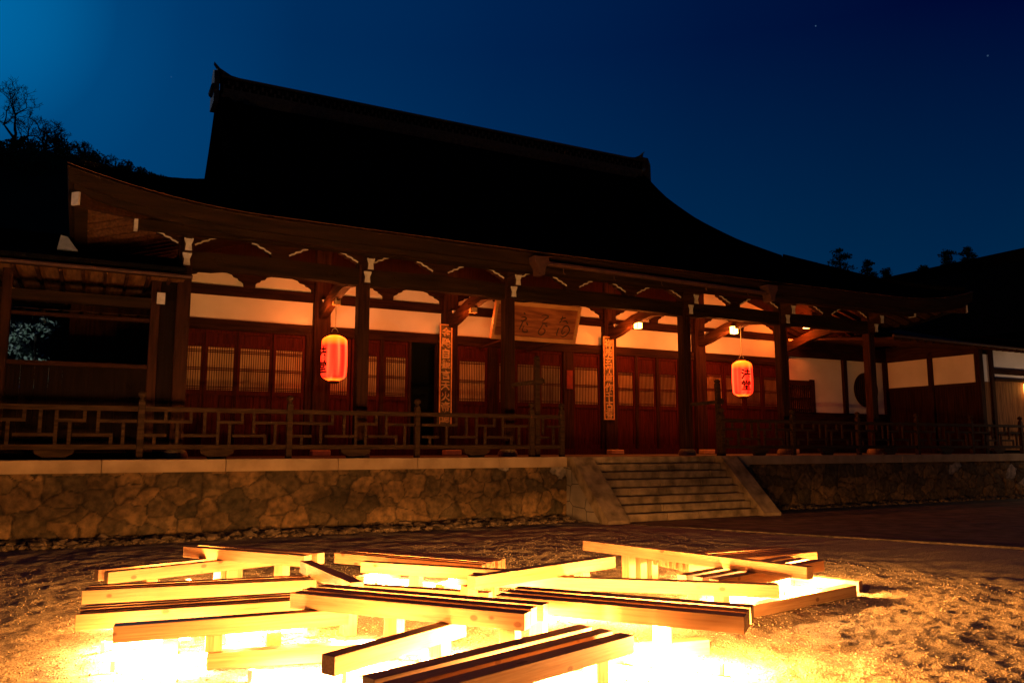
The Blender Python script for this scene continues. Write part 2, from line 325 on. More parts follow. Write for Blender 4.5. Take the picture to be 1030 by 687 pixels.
mm = nn.new('ShaderNodeMixRGB'); mm.blend_type = 'MULTIPLY'; mm.inputs[0].default_value = .8; ll.new(rr.outputs[0], mm.inputs[1]); ll.new(qn.outputs[0], mm.inputs[2]); ll.new(mm.outputs[0], bb.inputs['Base Color'])
for x0, x1 in ((8.66, 9.165), (12.605, 13.08)):
    poly = [(14.25, 0), (12.98, 0), (14.25, 1.04)]
    MB().prism([(14.255, 0), (13.02, 0), (12.98, .03), (14.10, 1.04), (14.255, 1.04)], 'x', x0 + .012, x1 - .012).build('stringer_wall', BRICKY, stair)
    MB().prism([(12.74, .0), (12.74, .075), (14.02, 1.25), (14.26, 1.25), (14.26, 1.045), (14.11, 1.045), (13.0, .0)], 'x', x0, x1).build('stringer', GRANITE, stair, .012)

# rubble drain strip at the foot of the wall
def rocks(name, n_, box, smin, smax, m, label):
    bm = bmesh.new(); r_ = random.Random(5)
    for k in range(n_):
        x = r_.uniform(box[0], box[1]); y = box[3] - (box[3] - box[2]) * r_.random() ** 1.6; s_ = r_.uniform(smin, smax) * (1 if r_.random() > .1 else 1.6)
        M = Matrix.Translation((x, y, s_ * .25)) @ Matrix.Rotation(r_.uniform(0, 6.28), 4, 'Z') @ Matrix.Rotation(r_.uniform(-.4, .4), 4, 'X') @ Matrix.Diagonal((s_ * r_.uniform(.8, 1.5), s_, s_ * r_.uniform(.4, .7), 1))
        vs = bmesh.ops.create_icosphere(bm, subdivisions=1, radius=.5, matrix=M)['verts']
        for v_ in vs: v_.co += Vector((r_.uniform(-1, 1), r_.uniform(-1, 1), r_.uniform(-1, 1))) * s_ * .09
    me = bpy.data.meshes.new(name); bm.to_mesh(me); bm.free(); me.materials.append(m)
    o = bpy.data.objects.new(name, me); col.objects.link(o); tag(o, label, 'rubble', kind='stuff')
ROCK = mat('rubble_rock', (.035, .024, .014), (.17, .12, .07), .9, 7, (1, 1, 1), .01, 30)
rocks('rubble_strip', 2600, (-6, 8.5, 13.45, 14.2), .05, .14, ROCK, 'band of loose broken rock along the foot of the podium wall')
rocks('loose_rubble', 1100, (13.3, 27, 13.75, 14.2), .05, .13, ROCK, 'dim loose rock below the podium wall right of the steps')
PEB = mat('gravel_pebble', (.20, .14, .08), (.44, .34, .20), .85, 9)
bm = bmesh.new(); r_ = random.Random(9)
me = bpy.data.meshes.new('scattered_gravel')
K = 16000; verts = []; faces = []
base = [(1, 0, 0), (-1, 0, 0), (0, 1, 0), (0, -1, 0), (0, 0, 1), (0, 0, -1)]; bf = [(0, 2, 4), (2, 1, 4), (1, 3, 4), (3, 0, 4), (2, 0, 5), (1, 2, 5), (3, 1, 5), (0, 3, 5)]
bv = np.array(base, float)
px = rng.uniform(-1.3, 8.6, K); py = 3.1 + (11.5 - 3.1) * rng.random(K) ** 1.5
ix = np.clip(np.searchsorted(gx, px) - 1, 0, len(gx) - 1); iy = np.clip(np.searchsorted(gy, py) - 1, 0, len(gy) - 1)
pz = Z[ix, iy] + .003; ss = rng.uniform(.004, .010, K); an = rng.uniform(0, 6.28, K)
V = bv[None] * ss[:, None, None] * rng.uniform(.7, 1.3, (K, 6, 1)); ca, sa = np.cos(an), np.sin(an)
Vx = V[..., 0] * ca[:, None] - V[..., 1] * sa[:, None]; Vy = V[..., 0] * sa[:, None] + V[..., 1] * ca[:, None]
V = np.stack([Vx + px[:, None], Vy + py[:, None], V[..., 2] * .8 + pz[:, None]], -1).reshape(-1, 3)
F = (np.array(bf)[None] + 6 * np.arange(K)[:, None, None]).reshape(-1, 3)
me.vertices.add(len(V)); me.vertices.foreach_set('co', V.astype(np.float32).ravel()); me.loops.add(F.size); me.loops.foreach_set('vertex_index', F.ravel().astype(np.int32))
me.polygons.add(len(F)); me.polygons.foreach_set('loop_start', np.arange(0, F.size, 3, dtype=np.int32)); me.update(calc_edges=True); me.materials.append(PEB)
o = bpy.data.objects.new('scattered_gravel', me); col.objects.link(o); tag(o, 'loose gravel pebbles scattered over the courtyard around the benches', 'gravel', kind='stuff')

# ------------------------------------------------------------------ temple hall
hall = empty('temple_hall', (10.2, 18.5, 1.25), 'large dark timber temple hall with sweeping hip and gable roof and lit porch', 'temple hall')
YF, YI, ZF = 15.2, 18.5, 1.25
CX = [1.29, 4.58, 7.81, 12.64, 15.85, 19.24]
RY, EY0 = 23.6, 13.3; XL, XR, VL, VR = -.58, 21.18, 2.63, 17.8
PS = np.array([0, .6, 1.3, 3.0, 5.0, 6.9, 8.5, 10.3]); PZ = np.array([11.62, 11.05, 10.32, 9.05, 7.82, 6.86, 6.08, 5.21])
_c = np.polyfit(PS, PZ, 5)
def zp(s): return np.interp(s, PS, PZ) * .5 + np.polyval(_c, s) * .5
def uplift(x, y):
    d = min(math.hypot(x - cx_, (y - cy_)) for cx_ in (XL, XR) for cy_ in (EY0, 2 * RY - EY0))
    return .40 * max(0, 1 - d / 3.0) ** 2.0 + .05 * max(0, 1 - d / 8.0)
def ztop(x, y):
    s_ = abs(y - RY)
    if x < VL: s_ = max(s_, 10.3 - (x - XL) * (10.3 - 7.07) / (VL - XL))
    if x > VR: s_ = max(s_, 10.3 - (XR - x) * (10.3 - 7.07) / (XR - VR))
    return float(zp(s_)) + uplift(x, y)
roof_mb = MB()
def patch(xa, ya, fn, mi=0, mbx=roof_mb):
    b_ = len(mbx.v); ny = len(ya)
    for x in xa:
        for y in ya: mbx.v.append((x, y, fn(x, y)))
    for i in range(len(xa) - 1):
        for j in range(ny - 1):
            a = b_ + i * ny + j; mbx.f.append((a, a + ny, a + ny + 1, a + 1)); mbx.m.append(mi)
ya = np.concatenate([np.linspace(EY0, 16, 14), np.linspace(16.4, RY, 16)]); ya = np.concatenate([ya, (2 * RY - ya)[::-1][1:]])
patch(np.linspace(XL, VL - .001, 16), ya, ztop); patch(np.linspace(VL, VR, 40), ya, lambda x, y: float(zp(abs(y - RY))) + uplift(x, y)); patch(np.linspace(VR + .001, XR, 16), ya, ztop)
# verge boards (thick gable edge) and eave fascia
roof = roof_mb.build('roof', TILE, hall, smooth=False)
for o_ in (roof,): pass
for xv, sg in ((VL, 1), (VR, -1)):
    gb = MB()
    ys = [y for y in ya if abs(y - RY) <= 7.1]
    for a, b_ in zip(ys[:-1], ys[1:]):
        za, zb = float(zp(abs(a - RY))), float(zp(abs(b_ - RY)))
        gb.add([(xv - .02 * sg, a, za + .12), (xv - .02 * sg, b_, zb + .12), (xv - .02 * sg, b_, zb - .5), (xv - .02 * sg, a, za - .5),
                (xv + .35 * sg, a, za + .12), (xv + .35 * sg, b_, zb + .12), (xv + .35 * sg, b_, zb - .5), (xv + .35 * sg, a, za - .5)],
               [(0, 1, 2, 3), (4, 5, 6, 7), (0, 1, 5, 4), (2, 3, 7, 6)])
    gb.add([(xv + .3 * sg, RY - 7, 6.8), (xv + .3 * sg, RY + 7, 6.8), (xv + .3 * sg, RY + 3, 8.7), (xv + .3 * sg, RY, 11.2), (xv + .3 * sg, RY - 3, 8.7)], [(0, 1, 2, 3, 4)])
    sub('gable', gb, TILE, roof)
rg = MB(); rg.box(2.75, 17.65, RY - .28, RY + .28, 11.35, 11.72, 0); rg.box(2.70, 17.7, RY - .20, RY + .20, 11.72, 12.06, 1); rg.box(2.68, 17.72, RY - .26, RY + .26, 12.06, 12.12, 0)
for k in range(124): rg.box(2.75 + k * .12, 2.80 + k * .12, RY - .235, RY - .2, 11.74 + (k % 2) * .12, 11.86 + (k % 2) * .12, 0)
for k in range(60): rg.tube([(2.75 + k * .25, RY - .34, 11.45), (2.75 + k * .25, RY - .22, 11.50)], .07, 8, 0)
rg.tube([(2.68, RY, 12.13), (17.72, RY, 12.13)], .07, 8, 0)
sub('ridge', rg, [RIDGE, TILE], roof)
for xe, sg in ((2.62, -1), (17.78, 1)):
    e_ = MB(); e_.prism([(RY - .42, 11.2), (RY + .42, 11.2), (RY + .40, 11.9), (RY + .26, 12.22), (RY, 12.34), (RY - .26, 12.22), (RY - .40, 11.9)], 'x', xe, xe + .14 * sg)
    hx = [(0, 12.15), (.05 * sg, 12.42), (.13 * sg, 12.54), (-.03 * sg, 12.38), (-.35 * sg, 12.22), (-.7 * sg, 12.18), (-.7 * sg, 12.10), (0, 12.05)]
    e_.prism([(xe + a, c_) for a, c_ in hx], 'y', RY - .1, RY + .1)
    e_.tube([(xe + .1 * sg, RY - .3, 11.7), (xe + .1 * sg, RY + .3, 11.7)], .12, 10)
    sub('ridge_ornament', e_, RIDGE, roof)
# kudari ridges near the verges
for xv in (VL + .55, VR - .55):
    kr = MB()
    for i in range(22):
        s0, s1 = .5 + i * .3, .5 + (i + 1) * .3
        kr.beam((xv, RY - s0, float(zp(s0)) + .08), (xv, RY - s1, float(zp(s1)) + .08), .2, .22)
    sub('descending_ridge', kr, TILE, roof)
for xe, sg in ((XL, 1), (XR, -1)):                # hip ridges down to the corners
    q = MB(); ss_ = np.linspace(6.9, 10.15, 16)
    pt = [(xe + sg * (10.3 - s_) / .9556, RY - s_, ztop(xe + sg * (10.3 - s_) / .9556, RY - s_) + .06) for s_ in ss_]
    for i, (a, b_) in enumerate(zip(pt[:-1], pt[1:])): q.beam(a, b_, .18, .20 - .008 * i)
    sub('hip_ridge', q, TILE, roof)
# perimeter of the eave
def perim():
    P = []
    for t in np.linspace(0, 1, 61): P.append((XL + (XR - XL) * t, EY0, 'f'))
    for t in np.linspace(0, 1, 31)[1:]: P.append((XR, EY0 + (2 * (RY - EY0)) * t, 'r'))
    for t in np.linspace(0, 1, 31)[1:]: P.append((XR - (XR - XL) * t, 2 * RY - EY0, 'b'))
    for t in np.linspace(0, 1, 46)[1:]: P.append((XL, 2 * RY - EY0 - (2 * (RY - EY0)) * t, 'l'))
    return P
PP = perim(); ctr = Vector(((XL + XR) / 2, RY))
def ring(off, dz):
    out = []
    for x, y, s_ in PP:
        xx = min(max(x, XL + off), XR - off); yy = min(max(y, EY0 + off), 2 * RY - EY0 - off)
        out.append((xx, yy, ztop(x, y) + dz))
    return out
def skirt(levels, name, m):
    q = MB()
    rs_ = [ring(o_, d_) for o_, d_ in levels]
    for r0, r1 in zip(rs_[:-1], rs_[1:]):
        for i in range(len(PP) - 1): q.add([r0[i], r0[i + 1], r1[i + 1], r1[i]], [(0, 1, 2, 3)])
    return sub(name, q, m, roof)
skirt([(.03, .014), (-.028, .012), (-.03, -.022), (-.018, -.024)], 'eave_trim', mat('eave_trim_copper', (.34, .14, .05), (.55, .24, .09), .6, 9))
skirt([(0.0, .008), (-.02, .0), (-.02, -.03), (.01, -.045), (.03, -.26), (.10, -.262), (.11, -.36), (.30, -.34)], 'eave_edge', W_EAVE)
SO0 = -.245
def zsoff(x, y):
    d = min(x - XL, XR - x, y - EY0)
    return 5.21 + SO0 + .30 * min(d, 6.0) + uplift(x, EY0 if d == y - EY0 else y) * 1.0
sf = MB(); patch(np.linspace(XL + .04, XR - .04, 70), np.linspace(EY0 + .04, 20.2, 24), zsoff, 0, sf)
sub('soffit', sf, W_DARK_X, roof)
W_RAFT = mat('rafter_wood_lit_tone', (.05, .022, .010), (.12, .055, .025), .7, 6, (4, 0.25, 4), .006, 20, spec=.06)  # lighter copy of the aged wood, the lit look put into its colour
rf = MB()
def clampx(y): return y - EY0
x = XL + .25
while x < XR - .2:                                # front eave rafters run along Y until the hip line
    ymax = min(18.3, EY0 + min(x - XL, XR - x)) if min(x - XL, XR - x) < 5 else 18.3
    if ymax > EY0 + .35:
        y = EY0 + .12; pts = []
        while y < ymax: pts.append(y); y += .6
        pts.append(ymax)
        for a, b_ in zip(pts[:-1], pts[1:]):
            if b_ - a > .02: rf.beam((x, a, zsoff(x, a) - .065), (x, b_, zsoff(x, b_) - .065), .085, .14)
    x += .33
for xe, sg in ((XL, 1), (XR, -1)):                # side eaves: rafters along X
    y = EY0 + .3
    while y < 19.5:
        dm = min(y - EY0, 1.9)
        a = (xe + .12 * sg, y); b_ = (xe + dm * sg, y)
        if dm > .25: rf.beam((a[0], y, zsoff(a[0], y) - .065), (b_[0], y, zsoff(b_[0], y) - .065), .085, .14)
        y += .33
sub('rafter', rf, W_RAFT, roof)
for xe, sg in ((XL, 1), (XR, -1)):
    hr = MB()
    hr.beam((xe + .16 * sg, EY0 + .16, zsoff(xe + .16 * sg, EY0 + .16) - .235), (xe + 1.9 * sg, EY0 + 1.9, zsoff(xe + 1.9 * sg, EY0 + 1.9) - .12), .15, .22)
    sub('hip_rafter', hr, W_DARK_Y, roof)
for xe, sg in ((XL, 1), (XR, -1)):
    hw = MB()
    c_ = Vector((xe + .15 * sg, EY0 + .15, zsoff(xe + .16 * sg, EY0 + .16) - .10)) if False else Vector((xe + .14 * sg, EY0 + .14, zsoff(xe + .16 * sg, EY0 + .16) - .235)); hw.beam(c_ - Vector((sg, 1, 0)) * .012, c_ + Vector((sg, 1, 0)) * .012, .135, .20)
    sub('rafter_cap', hw, WHITE, roof)

# porch columns and inner columns
for i, x in enumerate(CX):
    MB().box(x - .115, x + .115, YF - .115, YF + .115, ZF + .16, 5.02).build('column', W_DARK_Z, hall, .012)
    MB().lathe([(.20, 0), (.215, .05), (.19, .12), (.15, .15)], (x, YF, ZF), 16).build('column_base', GRANITE, hall)
    MB().box(x - .19, x + .19, YI - .19, YI + .19, ZF + .14, 6.3).build('column', W_DARK_Z, hall, .02)
    MB().box(x - .21, x + .21, YI - .44, YI - .18, ZF, ZF + .13).build('column_base', BASE, hall, .02)

# brackets: stepped boat-shaped arms, white painted chamfers
def bracket(x, y, z0, hw_, hb, h, th, m, wm, name='bracket', halves=(1, 1)):
    W_ = hw_ - hb; st = [(hb, 0), (hb + .01, .25 * h), (hb + .18 * W_, .36 * h), (hb + .30 * W_, .40 * h), (hb + .38 * W_, .52 * h), (hb + .62 * W_, .58 * h), (hb + .72 * W_, .72 * h), (hw_, .80 * h), (hw_, h)]
    right = [(x + (a if halves[1] else hb), z0 + b_) for a, b_ in st]; left = [(x - (a if halves[0] else hb), z0 + b_) for a, b_ in st][::-1]
    poly = right + left
    q = MB(); q.prism(poly, 'y', y - th / 2, y + th / 2, 0)
    if wm:
        for side in (right, left[::-1]):
            pts = side[1:8]
            for a, b_ in zip(pts[:-1], pts[1:]):
                q.beam((a[0], y - th / 2 - .008, a[1]), (b_[0], y - th / 2 - .008, b_[1]), .016, .028, 1)
    return q.build(name, [m, WHITE] if wm else [m], hall)
def bay_mids(i):
    a, b_ = CX[i], CX[i + 1]
    return [a + (b_ - a) / 3, a + 2 * (b_ - a) / 3] if i == 2 else [(a + b_) / 2]
for i in range(5):
    a, b_ = CX[i] + .10, CX[i + 1] - .10
    q = MB(); poly = [(a, 4.60), (a + .35, 4.60), (a + .55, 4.635), (b_ - .55, 4.635), (b_ - .35, 4.60), (b_, 4.60), (b_, 4.93), ((a + b_) / 2, 4.97), (a, 4.93)]
    q.prism(poly, 'y', YF - .10, YF + .10)
    for xe, sg in ((a + .45, 1), (b_ - .45, -1)):          # carved scroll
        pts = []
        for k in range(22):
            t = k / 21 * 9.5; rr_ = .015 + .085 * k / 21
            pts.append((xe + sg * rr_ * math.cos(t), YF - .106, 4.79 + rr_ * math.sin(t)))
        for k in range(12): pts.append((pts[21][0] + sg * .035 * (k + 1), YF - .106, pts[21][2] + .03 * math.sin(k * .75)))
        q.tube(pts, .007, 5)
    q.build('rainbow_beam', W_EAVE, hall)
    for xm in bay_mids(i): bracket(xm, YF, 4.965, .52, .16, .30, .16, W_DARK_X, True)
for i, x in enumerate(CX): bracket(x, YF, 4.98, .50, .13, .30, .17, W_DARK_X, True)
B('purlin', (.5, 19.98, YF - .09, YF + .09, 5.262, 5.44), W_EAVE, hall)
pu = B('purlin', (.46, 20.06, 14.32, 14.48, 5.05, 5.21), W_EAVE, hall)
sub('purlin_cap', MB().box(.40, .458, 14.30, 14.50, 5.03, 5.23), WHITE, pu); sub('purlin_cap', MB().box(20.062, 20.12, 14.30, 14.50, 5.03, 5.23), WHITE, pu)
for i, x in enumerate(CX):                                   # beam noses through each porch column
    for (y0, zc, h_, w_) in ((14.92, 4.74, .22, .14), (14.72, 4.96, .22, .14), (14.50, 5.13, .14, .10)):
        q = MB(); q.box(x - w_ / 2, x + w_ / 2, y0, YF, zc - h_ / 2, zc + h_ / 2)
        nb = q.build('beam_nose', W_DARK_Y, hall)
        cap = MB(); w2 = w_ / 2 + .006
        cap.prism([(x - w2 * .75, zc - h_ / 2), (x + w2 * .75, zc - h_ / 2), (x + w2 * .6, zc + .0), (x + w2, zc + h_ / 2 - .03), (x + w2, zc + h_ / 2), (x - w2, zc + h_ / 2), (x - w2, zc + h_ / 2 - .03), (x - w2 * .6, zc)], 'y', y0 - .016, y0 - .001)
        sub('painted_end', cap, WHITE, nb)
    # curved tie beam from inner column up to porch column
    pts = [(x, YI - .15, 4.52), (x, 17.9, 4.60), (x, 17.2, 4.80), (x, 16.4, 4.92), (x, YF + .08, 4.80)]
    q = MB()
    for p, q_ in zip(pts[:-1], pts[1:]): q.beam(p, q_, .17, .26)
    q.build('tie_beam', W_DARK_Y, hall)
    # inner column nose
    q = MB(); q.box(x - .09, x + .09, YI - .46, YI - .19, 4.55, 4.80); nb = q.build('beam_nose', W_DARK_Y, hall)
    cap = MB(); cap.prism([(x - .06, 4.55), (x + .06, 4.55), (x + .05, 4.68), (x + .095, 4.77), (x + .095, 4.80), (x - .095, 4.80), (x - .095, 4.77), (x - .05, 4.68)], 'y', YI - .476, YI - .461); sub('painted_end', cap, WHITE, nb)

W_HEAD = mat('dark_head_boards', (.018, .004, .002), (.034, .008, .004), .8, 7, (6, 5, .25), spec=.05)  # very dark red-brown, even over the head boards
# inner wall: plaster, nuki, lintel, brackets
for i in range(5):
    a, b_ = CX[i] + .19, CX[i + 1] - .19
    top = 6.25 if i == 4 else 5.42
    B('plaster_panel', (a, b_, YI + .02, YI + .10, 4.2, top), PLASTER, hall)
    B('nuki_rail', (a - .01, b_ + .01, YI - .06, YI + .01, 4.78, 5.0), W_DARK_X, hall)
    if i < 4: B('head_beam', (a, b_, YI - .10, YI + .05, 5.37, 6.3), W_HEAD, hall)
    else: B('head_beam', (a, b_, YI - .10, YI + .0, 5.42, 5.62), W_RED, hall)
    for xm in bay_mids(i): bracket(xm, YI - .03, 5.0, .48, .12, .38, .10, W_DARK_X, False, 'wall_bracket')
    bracket(a - .0, YI - .03, 5.0, .5, .05, .38, .10, W_DARK_X, False, 'wall_bracket', (0, 1)); bracket(b_ + .0, YI - .03, 5.0, .5, .05, .38, .10, W_DARK_X, False, 'wall_bracket', (1, 0))
    B('lintel', (a - .005, b_ + .005, YI - .10, YI + .01, 4.0, 4.235), W_DARK_X, hall)
    B('sill_beam', (a - .005, b_ + .005, YI - .12, YI + .10, ZF, ZF + .15), W_RED, hall)
def panel(x0, x1, z0, z1, dark=False, plank=None, lattice='fine'):
    """a leaf of the front wall from floor to lintel, x0..x1 being the window opening, frame around it"""
    fx0, fx1 = x0 - .065, x1 + .065; yy = YI - .02
    q = MB()
    q.box(fx0, x0, yy - .03, yy + .03, ZF + .15, 4.0); q.box(x1, fx1, yy - .03, yy + .03, ZF + .15, 4.0)
    q.box(x0, x1, yy - .03, yy + .03, z1, z1 + .08); q.box(x0, x1, yy - .03, yy + .03, z0 - .10, z0); q.box(x0, x1, yy - .03, yy + .03, ZF + .15, ZF + .27); q.box(x0, x1, yy - .03, yy + .03, 3.93, 4.0)
    q.box(x0, x1, yy - .005, yy + .02, z1 + .08, 3.93)
    nb = max(2, int((x1 - x0) / .13)); w = (x1 - x0) / nb
    for k in range(nb): q.box(x0 + k * w + .004, x0 + (k + 1) * w - .004, yy - .008 + .004 * (k % 2), yy + .02, ZF + .27, z0 - .10)
    f = q.build('door_leaf', W_RED, hall)
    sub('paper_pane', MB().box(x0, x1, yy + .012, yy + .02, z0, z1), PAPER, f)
    g_ = MB(); nv = max(3, int(round((x1 - x0) / .048)))
    for k in range(1, nv): xx = x0 + (x1 - x0) * k / nv; g_.box(xx - .0065, xx + .0065, yy - .008, yy + .010, z0, z1)
    hs = [z0 + .03, z0 + .07, (z0 + z1) / 2 - .03, (z0 + z1) / 2 + .01, z1 - .11, z1 - .07] if lattice == 'fine' else [(z0 + z1) / 2 - .02, (z0 + z1) / 2 + .02, z0 + .05, z1 - .05]
    for z_ in hs: g_.box(x0, x1, yy - .014, yy - .008, z_ - .010, z_ + .010)
    sub('lattice', g_, W_RED, f)
    return f
def post(x0, x1): B('door_post', (x0, x1, YI - .09, YI + .05, ZF + .15, 4.0), W_DARK_Z, hall)
# bay 1
for a, b_ in ((1.50, 1.99), (2.13, 2.67), (2.81, 3.44), (3.58, 4.17)): panel(a, b_, 2.68, 3.62)
for a, b_ in ((2.056, 2.064), (2.736, 2.744), (3.506, 3.514)): post(a - .0, b_ + .0)
B('door_post', (4.24, 4.39, YI - .09, YI + .05, ZF + .15, 4.0), W_DARK_Z, hall)
# bay 2: three leaves and the dark open doorway
for a, b_ in ((4.84, 5.24), (5.40, 5.95), (6.18, 6.68)): panel(a, b_, 2.66, 3.60)
post(6.02, 6.11); post(6.75, 6.81); post(7.47, 7.62)
# bay 3
for a, b_ in ((8.12, 8.83), (9.24, 9.64), (9.78, 10.36), (10.50, 11.08), (11.54, 12.28)): panel(a, b_, 2.60, 3.60, lattice='plain')
post(8.90, 9.17); post(11.15, 11.47)
post(7.99, 8.05); post(12.35, 12.46)
# bay 4
for a, b_ in ((12.97, 13.46), (13.68, 14.20), (14.42, 15.0), (15.18, 15.58)): panel(a, b_, 2.60, 3.52, lattice='plain')
post(13.53, 13.61); post(14.27, 14.35); post(15.065, 15.115)
# bay 5
for a, b_ in ((16.14, 16.75), (16.90, 17.55), (17.70, 18.3), (18.45, 19.0)): panel(a, b_, 2.70, 3.60, lattice='plain')
B('interior_back', (1.2, 19.3, YI + 1.4, YI + 1.5, ZF, 4.2), BLACK, hall)
B('interior_ceiling', (1.2, 19.3, YI + .11, YI + 1.4, 4.05, 4.15), BLACK, hall)
B('side_wall', (1.2, 1.28, YI + .19, 33, ZF, 5.8), W_DARK_Z, hall)
B('side_wall', (19.25, 19.33, YI + .19, 33, ZF, 5.8), W_DARK_Z, hall)
# red name strip on centre post
B('name_strip', (11.24, 11.42, YI - .115, YI - .092, 3.0, 3.5), mat('vermilion_strip', (.12, .012, .006), (.20, .02, .01), .7), hall)
# gutter over the central bay with its hopper heads
gt_ = MB(); gt_.tube([(7.45, 13.18, 4.98), (13.5, 13.18, 4.90)], .05, 8)
for k in range(5): gt_.tube([(8 + k * 1.2, 13.18, 4.93), (8 + k * 1.2, 13.18, 4.83), (8.04 + k * 1.2, 13.18, 4.80)], .008, 5)
gut = gt_.build('gutter', COPPER, hall)
for x in (7.45, 13.45):
    q = MB(); q.prism([(x - .16, 5.08), (x + .16, 5.08), (x + .15, 4.98), (x + .08, 4.86), (x + .06, 4.72), (x - .06, 4.72), (x - .08, 4.86), (x - .15, 4.98)], 'y', 13.06, 13.30); sub('hopper', q, COPPER, gut)

# ------------------------------------------------------------------ lettering
def text_mesh(ch, size, depth, off=0.0):
    cu = bpy.data.curves.new('t', 'FONT'); cu.body = ch; cu.size = size; cu.extrude = depth; cu.align_x = 'CENTER'; cu.align_y = 'CENTER'; cu.resolution_u = 3; cu.offset = off
    o = bpy.data.objects.new('t', cu); col.objects.link(o); bpy.context.view_layer.update()
    me = bpy.data.meshes.new_from_object(o.evaluated_get(bpy.context.evaluated_depsgraph_get())); bpy.data.objects.remove(o)
    return me
def lettering(chars, x, y, ztop_, zstep, size, m, parent, name='lettering', ry=0, depth=.004):
    bm = bmesh.new()
    for k, ch in enumerate(chars):
        me = text_mesh(ch, size, depth, size * .02); t_ = bmesh.new(); t_.from_mesh(me); bpy.data.meshes.remove(me)
        vs = [v for v in t_.verts]
        if vs:
            cx_ = (max(v.co.x for v in vs) + min(v.co.x for v in vs)) / 2; cy_ = (max(v.co.y for v in vs) + min(v.co.y for v in vs)) / 2
            for v in vs:
                a_ = v.co.x - cx_; b0 = v.co.y - cy_; w_ = size * .045
                v.co = Vector((a_ + x + w_ * math.sin(b0 * 60 / size * .25 + k * 2.1) + w_ * .5 * math.sin(b0 * 37 / size + a_ * 20 / size), y - v.co.z, b0 + ztop_ - k * zstep + w_ * math.sin(a_ * 14 / size + k) + w_ * .5 * math.sin(a_ * 31 / size + b0 * 17 / size)))
        me2 = bpy.data.meshes.new('t'); t_.to_mesh(me2); t_.free(); bm.from_mesh(me2); bpy.data.meshes.remove(me2)
    me = bpy.data.meshes.new(name); bm.to_mesh(me); bm.free(); me.materials.append(m)
    o = bpy.data.objects.new(name, me); col.objects.link(o); o.parent = parent
    return o
def cboard(x, chars, z0, z1, tint, label):
    o = empty('calligraphy_board', (x, YI - .22, z0), label, 'calligraphy board', 'boards on the inner columns')
    b_ = MB().box(x - .15, x + .15, YI - .225, YI - .195, z0, z1).build('board', BOARD, o, .004)
    f = MB()
    for a, c_ in ((x - .165, x - .14), (x + .14, x + .165)): f.box(a, c_, YI - .24, YI - .2, z0 - .01, z1 + .01)
    f.box(x - .14, x + .14, YI - .24, YI - .2, z1 - .015, z1 + .01); f.box(x - .14, x + .14, YI - .24, YI - .2, z0 - .01, z0 + .015)
    f.build('board_frame', tint, o)
    t_ = lettering(chars, x, YI - .233, z1 - .19, (z1 - z0 - .10) / len(chars), .25, GOLD, b_)
    return o
cboard(7.66, '金馳自鏡言天火帝道', 1.99, 4.47, W_FRAME, 'tall narrow gilt calligraphy board on the column left of the plaque')
cboard(12.52, '祥成玄叡尊作千古春', 1.90 + .3, 4.47, W_FRAME, 'tall narrow gilt calligraphy board on the column right of the plaque')

# plaque, leaning forward
pq = empty('name_plaque', (9.35, 16.8, 4.4), 'wide carved wooden plaque with pale frame hanging over the centre bay', 'plaque')
M = Matrix.Translation((9.35, 16.85, 4.02)) @ Matrix.Rotation(R(20), 4, 'X')
q = MB(); q.box(-1.10, 1.10, -.02, .02, .04, .84, 0, M); pb = q.build('panel', W_PLAQUE, pq)
q = MB()
q.prism([(-1.17, -.02), (1.17, -.02), (1.10, .08), (-1.10, .08)], 'y', -.07, .03); q.prism([(-1.17, .92), (1.17, .92), (1.10, .82), (-1.10, .82)], 'y', -.07, .03)
q.prism([(-1.17, -.02), (-1.10, .08), (-1.10, .82), (-1.17, .92)], 'y', -.069, .03); q.prism([(1.17, -.02), (1.10, .08), (1.10, .82), (1.17, .92)], 'y', -.069, .03)
q.v = [tuple(M @ Vector(v)) for v in q.v]; q.build('frame', W_FRAME, pq)
def stroke(pts): return pts
SC = [ # cursive strokes seen on the plaque (local x, z): three characters
 [(-.74, .70), (-.68, .66)], [(-.80, .56), (-.70, .58), (-.62, .54), (-.70, .48), (-.80, .46)], [(-.72, .46), (-.76, .34), (-.80, .22)], [(-.66, .34), (-.70, .22), (-.62, .15), (-.52, .18), (-.56, .24)], [(-.60, .44), (-.54, .36)],
 [(-.14, .66), (.0, .68), (.10, .65), (.02, .58), (-.08, .50)], [(-.08, .46), (.02, .44), (.10, .46)], [(-.04, .44), (-.10, .30), (-.16, .18), (-.06, .11), (.04, .16), (.06, .26), (-.02, .28)], [(.04, .40), (.12, .36)],
 [(.52, .60), (.60, .64), (.70, .66)], [(.58, .70), (.56, .56), (.50, .50)], [(.60, .54), (.72, .56), (.80, .50)], [(.52, .36), (.48, .20), (.50, .12)], [(.62, .12), (.72, .10), (.84, .18), (.90, .32), (.82, .42), (.70, .40), (.64, .28), (.68, .18), (.76, .26)]]
q = MB()
def smooth(pts, n_=4):
    out = []
    for i in range(len(pts) - 1):
        p0 = pts[max(i - 1, 0)]; p1 = pts[i]; p2 = pts[i + 1]; p3 = pts[min(i + 2, len(pts) - 1)]
        for k in range(n_):
            t = k / n_; out.append(tuple(.5 * ((2 * p1[d]) + (-p0[d] + p2[d]) * t + (2 * p0[d] - 5 * p1[d] + 4 * p2[d] - p3[d]) * t * t + (-p0[d] + 3 * p1[d] - 3 * p2[d] + p3[d]) * t ** 3) for d in range(2)))
    return out + [pts[-1]]
SC = [[(a * .82 + (.22 if k < 6 else .22 if k < 10 else .22), c_) for a, c_ in sg_] for k, sg_ in enumerate(SC)]
SC = [[(a - (.0 if k < 6 else 0), c_) for a, c_ in sg_] for k, sg_ in enumerate(SC)]
